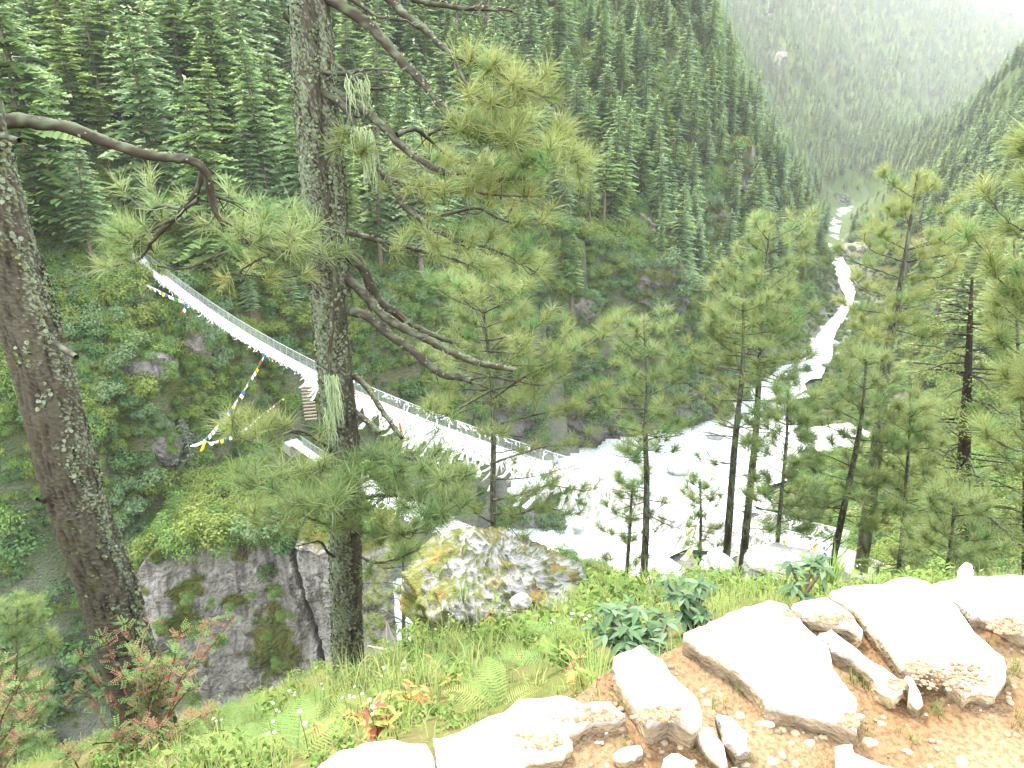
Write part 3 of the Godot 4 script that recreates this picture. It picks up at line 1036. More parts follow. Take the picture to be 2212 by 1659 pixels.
	var places_ := ["leftmost", "second from the left", "third from the left", "fourth from the left", "fifth from the left", "sixth from the left"]
	for key in named:
		var l: Array = named[key]
		l.sort_custom(func(a, b): return a[0] < b[0])
		for k in l.size():
			var word := ""
			if l.size() > 1:
				if k == l.size() - 1:
					word = ", rightmost such one"
				elif k < 6:
					word = ", " + places_[k]
				elif l.size() - 1 - k < 7:
					word = ", " + ["", "second", "third", "fourth", "fifth", "sixth", "seventh"][l.size() - 1 - k + 0] + " from the right"
			l[k][1].set_meta("label", key + word)
	for q in kinds.size():
		if mass[q].size():
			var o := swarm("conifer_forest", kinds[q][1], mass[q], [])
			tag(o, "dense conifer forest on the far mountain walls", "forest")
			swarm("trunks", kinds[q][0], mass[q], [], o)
	for k in 2:
		tag(swarm("broadleaf_trees", shrub[[1, 2][k]], broad[k], []), "rounded broad-leaved trees between the conifers on the walls", "trees")
	# scrub on the walls
	var places := []
	for k in shrub.size():
		places.append([])
	var cell := 1.9
	for j in int(400.0 / cell):
		for i in int(420.0 / cell):
			var x := -170.0 + (i + rng.randf()) * cell
			var z := -28.0 - (j + rng.randf()) * cell
			var kind := rng.randi() % 4
			var size := rng.randf_range(0.6, 1.5)
			var u := rng.randf()
			if z > -60.0 and x > -14.0 + (z + 28.0) * 0.4:
				continue
			var y := at(gorge, x, z)
			var p := Vector3(x, y, z)
			if not in_view(p, 30):
				continue
			var nc := nearest_course(x, z)
			if nc.x < nc.z + 1.5:
				continue
			if nc.x < nc.z + 40.0 and y < nc.y + 10.0 and z < -120.0:
				size *= 0.5
			var d := p.distance_to(EYE)
			if u > 190.0 / d:
				continue
			if d > 180.0:
				size *= 1.3
			if noise.get_noise_2d(x * 0.05, z * 0.05 + 20.0) > 0.1:
				kind = 2 if u < 0.5 else 0
			if not sighted(p + Vector3.UP * 5.0):
				continue
			var skip := false
			for a in bare:
				if p.distance_to(a[0]) < a[1]:
					skip = true
			for f in [0.0, 0.1, 0.2, 0.3, 0.4, 0.5, 0.6]:
				var q := span(f, BRIDGE_A, BRIDGE_B, SAG)
				if Vector2(q.x - x, q.z - z).length() < 3.5 and y > q.y - 5.0:
					skip = true
			if skip:
				continue
			var e := 1.5
			var sx := at(gorge, x + e, z) - at(gorge, x - e, z)
			var sz := at(gorge, x, z + e) - at(gorge, x, z - e)
			for rep in clampi(int(sqrt(sx * sx + sz * sz) / (2.0 * e) * 1.3) + (2 if z > -112.0 else 0), 0, 5):
				var x2 := x + rng.randf_range(-1, 1) * 1.2
				var z2 := z + rng.randf_range(-1, 1) * 1.2
				var s2 := size * rng.randf_range(0.4, 0.9)
				places[(kind + rep) % 4].append(Transform3D(Basis(Vector3.UP, rng.randf() * TAU).scaled(Vector3.ONE * s2), Vector3(x2, at(gorge, x2, z2) - 0.3, z2)))
			places[kind].append(Transform3D(Basis(Vector3.UP, rng.randf() * TAU).scaled(Vector3(size, size * rng.randf_range(0.7, 1.15), size)), p - Vector3.UP * 0.2))
	for k in shrub.size():
		print("scrub ", places[k].size())
		var o := swarm("undergrowth", shrub[k], places[k], [])
		tag(o, "thick green scrub covering the gorge walls", "undergrowth")
	var crest := []
	for k in 230:
		var x := rng.randf_range(-51, -16)
		var back := rng.randf_range(0.0, 15.0)
		var sc := rng.randf_range(0.5, 1.3)
		crest.append(Transform3D(Basis(Vector3.UP, rng.randf() * TAU).scaled(Vector3.ONE * sc), Vector3(x, -50.5 + back * 0.175 - 5.0 * smoothstep(-44.0, -51.0, x), -81.5 - back)))
	tag(swarm("undergrowth", shrub[0], crest.slice(0, 110), []), "green scrub covering the top of the grey cliff", "undergrowth")
	crest = crest.slice(110)
	var edge := [[], []]
	for a in rim:
		edge[rng.randi() % 2].append(Transform3D(Basis(Vector3.UP, rng.randf() * TAU).scaled(Vector3.ONE * a[1]), a[0] - Vector3.UP * a[1]))
	for k in 2:
		tag(swarm("undergrowth", shrub[[0, 1][k]], edge[k], []), "green scrub rooted round the rock faces", "undergrowth")
	tag(swarm("undergrowth", shrub[2], crest, []), "yellow-green scrub covering the top of the grey cliff", "undergrowth")
	var face := []
	for a in [[-48, -57], [-45, -59], [-42, -56], [-39, -57], [-47, -63], [-44, -64], [-41, -61], [-37, -58], [-34, -56], [-31, -56], [-46, -69], [-43, -71], [-32.5, -62], [-31, -66], [-36, -75], [-41, -76], [-30, -59], [-39, -63], [-49, -72], [-34, -77]]:
		face.append(Transform3D(Basis(Vector3.UP, rng.randf() * TAU).scaled(Vector3.ONE * rng.randf_range(0.4, 0.85)), Vector3(a[0], a[1] - 0.6, -77.2 - 0.11 * (a[1] + 66.0) + 2.0 * smoothstep(-38.0, -46.0, a[0]))))
	tag(swarm("undergrowth", shrub[0], face, []), "green shrubs rooted in the grey cliff's face", "undergrowth")
	# bigger bushes and broad-leaved trees one can pick out
	for a in [
		[330, 1180, 1.5, 2, "yellowish bush crowning the left end of the cliff"], [400, 1165, 1.6, 0, "round green bush on the cliff's top left"], [455, 1140, 1.9, 2, "spreading olive bush on the cliff top"], [520, 1165, 1.5, 0, "green bush on the cliff top right of the olive one"], [575, 1125, 2.0, 1, "grey-green tree above the cliff's middle"], [610, 1160, 1.5, 3, "dark bush overhanging the cleft"], [590, 1215, 0.9, 3, "dark small bush hanging left of the cleft"],
		[490, 1100, 1.7, 0, "green bush behind the cliff-top bushes"], [400, 1080, 1.5, 1, "pale bush left of the bare grey tree"], [330, 1060, 1.6, 2, "yellow-green bush low on the left wall"],
		[60, 1180, 2.0, 3, "dark broad-leaved tree left of the leaning trunk, topmost"], [40, 1250, 2.2, 3, "dark broad-leaved tree in the hollow at the left edge"], [110, 1320, 2.0, 0, "green broad-leaved tree just left of the leaning trunk"], [160, 1420, 2.2, 3, "dark bushy tree low against the leaning trunk"], [230, 1480, 2.0, 3, "blackish bush under the leaning trunk's foot"], [60, 1400, 2.2, 1, "grey-green tree in the bottom left hollow"], [120, 1500, 2.2, 3, "dark tree at the bottom of the hollow"], [30, 1120, 1.8, 0, "light green tree at the left edge of the hollow"], [345, 1330, 1.3, 3, "dark bush at the left foot of the cliff"], [370, 1420, 1.5, 3, "dark bush low beside the cliff's left foot"], [530, 1560, 1.5, 3, "dark bush below the cliff's sill"],
		[150, 900, 1.5, 0, "green bush right of the leaning trunk's middle"], [220, 860, 1.4, 1, "grey-green bush below the lilac rock face"], [260, 1000, 1.4, 3, "dark bush left of the sloping rock slabs"], [420, 900, 1.3, 2, "yellow-green bush below the overhanging rock face"], [520, 850, 1.4, 0, "green bush on the ledge beside the long flag string"], [570, 800, 1.3, 2, "olive bush under the bridge beside the flag string"], [480, 780, 1.2, 3, "dark bush right of the overhanging rock face"], [240, 700, 1.3, 1, "grey-green bush below the far end of the bridge"], [370, 670, 1.1, 0, "green bush right below the bridge's far part"],
		[900, 850, 1.8, 3, "dark bush in the ravine beyond the bridge"], [830, 800, 1.6, 0, "light green bush left of the ravine"], [960, 800, 1.7, 1, "grey-green bush above the dark ravine"], [1000, 850, 1.5, 3, "dark bush right of the ravine"],
		[1450, 700, 2.2, 1, "grey-green round bush on the riverside path"], [1380, 770, 2.2, 0, "green bush below the riverside path"], [1460, 780, 2.4, 3, "dark leafy bush low on the wall below the riverside path"], [1330, 790, 2.0, 0, "light bush on the bank left below the riverside path"],
		[1745, 810, 1.7, 3, "dark bush on the bar just below the rapids, leftmost there"], [1775, 800, 1.5, 1, "grey-green bush right below the rapids"], [1805, 795, 1.6, 0, "green bush below the rapids, next to the right bank"], [1840, 800, 1.8, 2, "yellow-green bush on the right bank below the rapids"], [1880, 805, 1.8, 0, "green bush on the right bank beside the tiered pine's stem"], [1760, 845, 1.8, 3, "dark bush between the rapids and the lower river"], [1800, 840, 1.9, 2, "olive bush between the rapids and the lower river"], [1850, 850, 2.0, 0, "tall green bush on the right bank above the lower river"], [1735, 860, 1.6, 1, "grey bush at the lower river's upper edge"], [1780, 885, 1.6, 0, "green bush at the brink of the lower river"], [1890, 870, 2.0, 3, "dark green bush on the right bank, lowest there"],
		[1230, 850, 1.5, 3, "dark bush at the ravine's right side above the river"], [1290, 860, 1.6, 0, "green bush above the river's far edge, left of the slim pine"], [1340, 880, 1.4, 2, "olive bush at the river's far edge behind the slim pine"], [1400, 880, 1.7, 1, "grey-green bush at the river's far edge right of the slim pine"], [1450, 870, 1.7, 3, "dark bush at the river's far edge, left of the purple rocks"], [1420, 840, 1.6, 0, "light green bush on the steep bank above the river"], [1310, 830, 1.5, 3, "dark bush on the steep bank above the river"], [1500, 900, 1.3, 0, "small green bush beside the purple rocks"], [1610, 830, 1.6, 2, "yellowish bush right of the purple rocks"], [1660, 800, 1.8, 1, "grey-green bush on the far bank left of the rapids"],
		[1500, 640, 2.2, 0, "green bush right of the mossy dark cliff"], [1520, 520, 2.6, 1, "fern-green bush below the small crag"]]:
		var p := land_hit(a[0], a[1])
		if a[0] > 300 and a[0] < 640 and a[1] > 1110 and a[1] < 1230:
			p = PZ(a[0], a[1] + 25, -81.0)
		var o := part("bush", shrub[a[3]], self, Transform3D(Basis(Vector3.UP, rng.randf() * TAU).scaled(Vector3(a[2], a[2] * rng.randf_range(0.8, 1.1), a[2])), p - Vector3.UP * 0.4))
		tag(o, a[4], "bush")
	# the dark-trunked fir at the right
	fir_tree()
	# the bare grey tree among the bushes
	var g := thing("withered_tree", "withered grey tree hung with lichen among the bushes below the bridge", "tree", Vector3.ZERO)
	var base := land_hit(432, 1090)
	var b := MB.new()
	b.tube(PackedVector3Array([base + Vector3.DOWN * 1.0, base + Vector3(0.1, 6, 0), base + Vector3(-0.6, 15, 0)]), PackedFloat32Array([0.22, 0.16, 0.03]), 6, Color(0.24, 0.23, 0.2))
	part("trunk", b.commit(M.wood), g)
	b = MB.new()
	for k in 150:
		var f := rng.randf_range(0.25, 1.0)
		var q := base + Vector3(-0.6 * f * f, 15 * f, 0)
		var a := rng.randf() * TAU
		var d := Vector3(cos(a), rng.randf_range(-0.3, 0.2), sin(a))
		var l := (1.1 - f) * 4.5 * rng.randf_range(0.5, 1.0)
		b.tube(PackedVector3Array([q, q + d * l * 0.6, q + d * l + Vector3.DOWN * 0.3 * l]), PackedFloat32Array([0.05, 0.03, 0.012]), 3, Color(0.27, 0.27, 0.23))
		for e in 5:
			var s := q + d * l * rng.randf_range(0.3, 1.0)
			var n := Vector3(rng.randf_range(-1, 1), 0.6, rng.randf_range(-1, 1)).normalized()
			var v := Vector3(rng.randf_range(-1, 1), rng.randf_range(-0.8, 0.3), rng.randf_range(-1, 1)) * 0.5
			b.tri(s, s + v, s + v.cross(n) * 0.5, n, Color(0.20, 0.23, 0.15))
	part("twigs", b.commit(M.wood), g)

func fir_tree() -> void:
	var fir := thing("fir_tree", "fir with a thick dark trunk and layered yellow-green boughs at the right", "fir tree")
	var base := PZ(2068, 1290, -12.0)
	var top := PZ(2100, 600, -12.0)
	var tall := top.y - base.y
	var b := MB.new()
	b.tube(PackedVector3Array([base, base.lerp(top, 0.3), base.lerp(top, 0.6), top]), PackedFloat32Array([0.17, 0.14, 0.09, 0.02]), 12, Color(0.05, 0.04, 0.032))
	part("trunk", b.commit(M.wood), fir)
	for k in 90:
		var f := 0.2 + 0.8 * rng.randf()
		var q := base.lerp(top, f)
		var a := rng.randf() * TAU
		var l := (0.35 + 1.9 * pow(1.0 - f, 0.6)) * rr(0.6, 1.1)
		var d := Vector3(cos(a), 0, sin(a))
		var side := Vector3(-d.z, 0, d.x)
		b = MB.new()
		b.tube(PackedVector3Array([q, q + d * l * 0.5 + Vector3.UP * l * 0.05, q + d * l - Vector3.UP * l * 0.05]), PackedFloat32Array([0.018, 0.012, 0.003]), 4, Color(0.06, 0.05, 0.04))
		var n := int(160 * l)
		for m in n:
			var g := sqrt(rng.randf()) * 0.9 + 0.1
			var w := rr(-1, 1) * l * 0.34 * (1.05 - 0.6 * g)
			var p := q + d * l * g + side * w + Vector3.UP * (l * (0.1 * g - 0.15 * g * g) - absf(w) * 0.25 + rr(-0.04, 0.05))
			var out := (d * rr(0.3, 1.0) + side * signf(w) * rr(0.1, 1.0) + Vector3.DOWN * rr(-0.1, 0.4)).normalized()
			var s := out.cross(Vector3.UP).normalized() * rr(0.010, 0.02)
			var ln := rr(0.05, 0.11)
			var col := Color(0.10, 0.145, 0.04).lerp(Color(0.27, 0.30, 0.08), rng.randf() * (0.4 + 0.6 * g))
			b.quad(p - s * 0.3, p + out * ln * 0.5 + s, p + out * ln, p + out * ln * 0.5 - s, (Vector3.UP + Vector3(rr(-0.4, 0.4), 0, rr(-0.4, 0.4))).normalized(), col)
		part("bough", b.commit(M.needle), fir)

# ---------------------------------------------------------------- the pines near the trail
var tufts := []
var lichen_mesh: ArrayMesh

func tuft_mesh(seed_: int, count: int, len: float, wide: float) -> ArrayMesh:
	var r := RandomNumberGenerator.new()
	r.seed = seed_
	var b := MB.new()
	for k in count:
		var a := r.randf() * TAU
		var open := r.randf_range(0.25, 1.35)
		var d := Vector3(cos(a) * sin(open), cos(open), sin(a) * sin(open))
		var p := Vector3(0, r.randf_range(-0.07, 0.03), 0)
		var l := len * r.randf_range(0.75, 1.1)
		var side := d.cross(Vector3(r.randf_range(-1, 1), r.randf_range(-1, 1), r.randf_range(-1, 1))).normalized() * wide * 0.5
		var bend := Vector3(0, r.randf_range(-0.25, 0.12), 0) + Vector3(cos(a), 0, sin(a)) * 0.12
		var m := p + d * l * 0.5
		var e := p + d * l + bend * l * 0.6
		var tone := r.randf_range(0.75, 1.2)
		var col := Color(tone, tone, tone * r.randf_range(0.8, 1.05))
		if r.randf() < 0.05:
			col = Color(1.5, 0.95, 0.6)
		var nn := (d * 0.35 + Vector3.UP * 0.3 + side.cross(d).normalized() * 0.8).normalized()
		b.quad(p - side, p + side, m + side * 0.85, m - side * 0.85, nn, col)
		b.tri(m - side * 0.85, m + side * 0.85, e, nn, col)
	# the brown bud in the middle
	for k in 3:
		var a := k * TAU / 3.0
		var s := Vector3(cos(a), 0, sin(a)) * 0.006
		b.tri(Vector3(0, -0.02, 0) - s, Vector3(0, -0.02, 0) + s, Vector3(0, 0.06, 0), Vector3(-sin(a), 0.3, cos(a)).normalized(), Color(1.6, 0.75, 0.45))
	return b.commit(M.pine)

func aligned(p: Vector3, up: Vector3, size: float, turn: float) -> Transform3D:
	var y := up.normalized()
	var x := y.cross(Vector3(0.31, 0.2, 0.93)).normalized()
	var z := x.cross(y)
	return Transform3D(Basis(x, y, z).rotated(y, turn).scaled(Vector3.ONE * size), p)

func needle_color(warm: float) -> Color:
	var g := Color(0.14, 0.22, 0.08).lerp(Color(0.26, 0.32, 0.145), rng.randf())
	g = g.lerp(Color(0.29, 0.29, 0.09), clampf(warm * 1.1 + rr(-0.3, 0.25), 0, 1) * 0.6)
	if rng.randf() < 0.08:
		g = Color(0.12, 0.24, 0.09)
	return g

const BARK := Color(0.052, 0.042, 0.033)
const LICHEN := Color(0.125, 0.145, 0.09)

# one branch with its twigs: wood into b, needle tufts into out
func grow(b: MB, path: PackedVector3Array, r0: float, r1: float, twigs: float, reach: float, leafy: float, out: Array, bare_until := 0.3, size := 1.0, rise := 0.5) -> void:
	var rough_len := path[0].distance_to(path[path.size() - 1])
	var p := catmull(path, clampi(int(rough_len / (path.size() - 1) / 0.03), 4, 14) if r0 > 0.013 else 5)
	var len := 0.0
	for k in p.size() - 1:
		len += p[k].distance_to(p[k + 1])
	for k in range(1, p.size() - 1):
		p[k] += Vector3(rng.randf_range(-1, 1), rng.randf_range(-1, 1), rng.randf_range(-1, 1)) * minf(0.008, len * 0.006) * (0.4 if r0 > 0.013 else 1.0)
	var rad := PackedFloat32Array()
	for k in p.size():
		rad.append(lerpf(r0, r1, float(k) / (p.size() - 1)) * rr(0.9, 1.12))
	var first := b.v.size()
	b.tube(p, rad, 9 if r0 > 0.012 else 4, BARK)
	for k in range(first, b.v.size()):
		var nz := noise.get_noise_3dv(b.v[k] * 11.0) + 0.5 * noise_fine.get_noise_3dv(b.v[k] * 45.0) + 0.3 * b.n[k].y
		b.c[k] = BARK.lerp(LICHEN, smoothstep(-0.05, 0.55, nz) * 0.8) * (0.8 + 0.5 * absf(noise.get_noise_3dv(b.v[k] * 40.0)))
		b.v[k] += b.n[k] * r0 * 0.2 * noise.get_noise_3dv(b.v[k] * 16.0)
	var n := int(len * twigs * 0.56)
	for w in n:
		var f := bare_until + (1.0 - bare_until) * (w + rng.randf()) / n
		var fk := f * (p.size() - 1)
		var k := mini(int(fk), p.size() - 2)
		var q := p[k].lerp(p[k + 1], fk - k)
		var dir := (p[k + 1] - p[k]).normalized()
		var side := dir.cross(Vector3.UP).normalized() * (1.0 if rng.randf() < 0.5 else -1.0)
		var l := reach * rr(0.5, 1.2) * (1.0 - 0.45 * f)
		var go := (dir * rr(0.3, 0.9) + side * rr(0.3, 1.0) + Vector3.DOWN * rr(-0.1, 0.3)).normalized()
		var a := q + go * l * 0.45 + Vector3.DOWN * l * 0.06
		var e := q + go * l * 0.85 + Vector3.UP * l * rr(0.05, rise)
		var tw := catmull(PackedVector3Array([q, a, e]), 3)
		var tr := PackedFloat32Array()
		for s in tw.size():
			tr.append(lerpf(minf(r0 * 0.3, 0.008), 0.0028, float(s) / (tw.size() - 1)))
		var tone: Color = BARK * 1.25 if rng.randf() < 0.6 else LICHEN
		b.tube(tw, tr, 3, tone)
		if rng.randf() < leafy:
			var up := (tw[tw.size() - 1] - tw[tw.size() - 2]).normalized()
			out.append([e, (up + Vector3.UP * 0.25).normalized(), size * rr(0.8, 1.15)])
			if rng.randf() < 0.35:
				out.append([tw[tw.size() - 3], (up + side * 0.5 + Vector3.UP * 0.3).normalized(), size * rr(0.7, 1.0)])
			# two short side shoots
			for s in 2:
				if rng.randf() < 0.5:
					var m := tw[3 + s]
					var d2 := (up * 0.5 + side * rr(-1, 1) + dir * rr(-0.3, 0.8) + Vector3.UP * rr(0.0, 0.7)).normalized()
					var tip := m + d2 * l * rr(0.2, 0.42)
					b.tube(PackedVector3Array([m, tip]), PackedFloat32Array([0.004, 0.0025]), 3, tone)
					out.append([tip, d2, size * rr(0.75, 1.1)])
		else:
			for s in 3:   # dead twigs fork
				var m := tw[2 + s]
				var d2 := (go + Vector3(rr(-1, 1), rr(-0.4, 0.9), rr(-1, 1))).normalized()
				b.tube(PackedVector3Array([m, m + d2 * l * rr(0.15, 0.4)]), PackedFloat32Array([0.0035, 0.0015]), 3, LICHEN)
	if leafy > 0.3:
		out.append([p[p.size() - 1], (p[p.size() - 1] - p[p.size() - 2]).normalized() + Vector3.UP * 0.3, size])

func needles(out: Array, parent: Node, warm: float) -> void:
	if out.is_empty():
		return
	var where := []
	var cols := []
	for o in out:
		where.append(aligned(o[0], o[1], o[2], rng.randf() * TAU))
		cols.append(needle_color(warm))
	swarm("needles", tufts[rng.randi() % tufts.size()], where, cols, parent)

func trunk_mesh(path: PackedVector3Array, rad: PackedFloat32Array, sides: int, steps: int, lichen_side: Vector3, lichen_amount: float, furrow := 0.05) -> ArrayMesh:
	var p := catmull(path, steps)
	var r := PackedFloat32Array()
	for k in p.size():
		var f := float(k) / steps
		var a := mini(int(f), rad.size() - 1)
		r.append(lerpf(rad[a], rad[mini(a + 1, rad.size() - 1)], f - a))
	var b := MB.new()
	b.tube(p, r, sides, BARK)
	for k in b.v.size():
		var ring := k / (sides + 1)
		var ang := TAU * (k % (sides + 1)) / sides
		var q := b.v[k]
		# plates of bark: cells stretched along the trunk, the same where the seam closes
		var c := Vector3(cos(ang), sin(ang), 0)
		var fur := noise_ridge.get_noise_3d(c.x * r[ring] * 19.0, c.y * r[ring] * 19.0, b.u[k].y * 3.2)
		var fine := noise_fine.get_noise_3d(c.x * r[ring] * 90.0, c.y * r[ring] * 90.0, b.u[k].y * 40.0)
		var big := noise.get_noise_3d(c.x * r[ring] * 9.0, c.y * r[ring] * 9.0, b.u[k].y * 3.0)
		var lump := noise.get_noise_3d(c.x * 1.2, c.y * 1.2, b.u[k].y * 0.9)
		b.v[k] = q + b.n[k] * r[ring] * (furrow * (1.4 * fur - 0.4) + 0.05 * fine + 0.10 * lump)
		var bark := Color(0.022, 0.018, 0.014).lerp(Color(0.066, 0.058, 0.043), clampf(fur * 0.9 + 0.45 + fine * 0.5, 0, 1))
		bark = bark.lerp(Color(0.06, 0.06, 0.022), smoothstep(0.15, 0.5, big) * 0.5)
		var grow_ := b.n[k].dot(lichen_side) * 0.5 + lichen_amount + big * 0.5 + fine * 0.7
		bark = bark.lerp(LICHEN.lerp(Color(0.17, 0.19, 0.13), clampf(fine + 0.5, 0, 1)), smoothstep(0.25, 0.5, grow_) * 0.85)
		b.c[k] = bark
	b.smooth()
	# close the seam of the normals
	for k in p.size():
		var a := k * (sides + 1)
		var m := (b.n[a] + b.n[a + sides]).normalized()
		b.n[a] = m
		b.n[a + sides] = m
	return b.commit(M.wood)

func flakes(path: PackedVector3Array, rad: PackedFloat32Array, count: int, lichen_side: Vector3, parent: Node, thresh: float, size := 1.0) -> void:
	var where := []
	var cols := []
	var p := catmull(path, 8)
	for k in count:
		var f := rng.randf() * (p.size() - 1.001)
		var a := int(f)
		var q := p[a].lerp(p[a + 1], f - a)
		var rf := f / 8.0
		var ra := mini(int(rf), rad.size() - 1)
		var rd := lerpf(rad[ra], rad[mini(ra + 1, rad.size() - 1)], rf - ra)
		var ax := (p[a + 1] - p[a]).normalized()
		var out := ax.cross(Vector3(rng.randfn(), 0, rng.randfn())).normalized()
		var patch := noise.get_noise_3dv(q * 2.6 + out * 1.1) * 1.3 + out.dot(lichen_side) * 0.45
		if patch < thresh:
			continue
		where.append(aligned(q + out * rd * rr(0.96, 1.06), (out + Vector3(rr(-0.6, 0.6), rr(-0.6, 0.6), rr(-0.6, 0.6))).normalized(), size * rr(0.35, 1.0), rng.randf() * TAU))
		var g := LICHEN.lerp(Color(0.19, 0.215, 0.145), rng.randf())
		if rng.randf() < 0.15:
			g = Color(0.12, 0.13, 0.045)
		cols.append(g)
	if where.size():
		swarm("lichen", lichen_mesh, where, cols, parent)

func PZ(x: float, y: float, z: float) -> Vector3:    # where that line of sight meets the upright plane at z
	var d := ray(x, y)
	return EYE + d * (z / d.z)

func line(a: Array, z0: float, z1: float) -> PackedVector3Array:
	var out := PackedVector3Array()
	for k in a.size():
		out.append(PZ(a[k][0], a[k][1], lerpf(z0, z1, float(k) / maxf(a.size() - 1, 1))))
	return out

func branch(tree: Node3D, a: Array, z0: float, z1: float, r0: float, r1: float, twigs: float, reach: float, leafy: float, bare: float, warm: float, size := 1.0, rise := 0.5) -> MeshInstance3D:
	var b := MB.new()
	var out := []
	var p := line(a, z0, z1)
	grow(b, p, r0, r1, twigs, reach, leafy, out, bare, size, rise)
	var o := part("branch", b.commit(M.wood), tree)
	needles(out, o, warm)
	if r0 > 0.02:
		var rads := PackedFloat32Array()
		for k in p.size():
			rads.append(lerpf(r0, r1, float(k) / (p.size() - 1)))
		flakes(p, rads, int(p[0].distance_to(p[p.size() - 1]) * 130.0), Vector3.UP, o, 0.05, 0.8)
	return o

func hanging_moss(parent: Node, p: Vector3, len: float, wide: float, strands: int) -> void:
	var b := MB.new()
	for k in strands:
		var a := p + Vector3(rr(-1, 1) * wide, rr(-0.03, 0.05), rr(-1, 1) * wide * 0.6)
		var pts := PackedVector3Array([a])
		var l := len * rr(0.4, 1.0)
		for s in 6:
			a += Vector3(rr(-1, 1) * 0.015 + wide * 0.05, -l / 6.0, rr(-1, 1) * 0.015)
			pts.append(a)
		b.tube(pts, PackedFloat32Array([0.004, 0.004, 0.0035, 0.003, 0.0025, 0.002, 0.001]), 3, Color(0.34, 0.40, 0.22) * rr(0.8, 1.15))
	part("hanging_moss", b.commit(M.wood), parent)

# a young pine: path of its stem in the picture, bottom to top
func young_pine(label: String, stem: Array, z: float, r0: float, crown_from: float, spread: float, whorls: int, warm: float, size: float, dead: int, group := "", lean_z := 0.0) -> Node3D:
	var path := PackedVector3Array()
	for k in stem.size():
		path.append(PZ(stem[k][0], stem[k][1], z + lean_z * float(k) / (stem.size() - 1)))
	path[0] += Vector3.DOWN * 0.6
	var root := path[0]
	var t := thing("pine_tree", label, "pine tree", Vector3.ZERO, group)
	var rad := PackedFloat32Array()
	for k in path.size():
		rad.append(lerpf(r0, 0.012, pow(float(k) / (path.size() - 1), 1.1)))
	part("trunk", trunk_mesh(path, rad, 18, 24, Vector3(0.5, 0.2, 0.6), 0.12), t)
	flakes(path, rad, 300, Vector3(0.5, 0.2, 0.6), t, 0.15, 0.8)
	var p := catmull(path, 10)
	var len := 0.0
	for k in p.size() - 1:
		len += p[k].distance_to(p[k + 1])
	var all := []
	for w in whorls:
		var f := crown_from + (0.97 - crown_from) * (w + 0.5 * rng.randf()) / whorls
		var fk := f * (p.size() - 1)
		var k := mini(int(fk), p.size() - 2)
		var q := p[k].lerp(p[k + 1], fk - k)
		var g := (f - crown_from) / (1.0 - crown_from)
		var reach := spread * (0.25 + 0.75 * pow(1.0 - g, 0.7)) * (0.7 + 0.3 * smoothstep(0.0, 0.2, g))
		var a0 := rng.randf() * TAU
		var arms := 3 + rng.randi() % 3
		for m in arms:
			var a := a0 + TAU * m / arms + rr(-0.45, 0.45)
			var d := Vector3(cos(a), 0, sin(a))
			var l := reach * rr(0.5, 1.2)
			var up := lerpf(-0.05, 0.75, g)
			var b := MB.new()
			var path2 := PackedVector3Array([q, q + d * l * 0.4 + Vector3.UP * l * (up * 0.4 - 0.02), q + d * l * 0.75 + Vector3.UP * l * (up * 0.75 - 0.03), q + d * l + Vector3.UP * l * (up + 0.1)])
			grow(b, path2, clampf(l * 0.016, 0.006, 0.02), 0.004, 7.5 + 3.0 / maxf(l, 0.3), 0.38 * clampf(l, 0.4, 1.2), 0.97, all, 0.25, size)
			part("branch", b.commit(M.wood), t)
	for w in dead:
		var f := rr(maxf(0.12, crown_from - 0.35), crown_from + 0.1)
		var fk := f * (p.size() - 1)
		var k := mini(int(fk), p.size() - 2)
		var q := p[k].lerp(p[k + 1], fk - k)
		var a := rng.randf() * TAU
		var d := Vector3(cos(a), 0, sin(a))
		var l := spread * rr(0.4, 0.95)
		var b := MB.new()
		grow(b, PackedVector3Array([q, q + d * l * 0.5 + Vector3.DOWN * l * 0.03, q + d * l + Vector3.UP * l * rr(-0.15, 0.1)]), 0.011, 0.003, 8.0, 0.3, 0.06, all, 0.2, size)
		part("dead_branch", b.commit(M.wood), t)
	# the leader
	all.append([p[p.size() - 1], Vector3.UP, size])
	for k in 5:
		all.append([p[p.size() - 1 - k], Vector3(rr(-1, 1), 0.9, rr(-1, 1)).normalized(), size * 0.9])
	needles(all, t, warm)
	return t

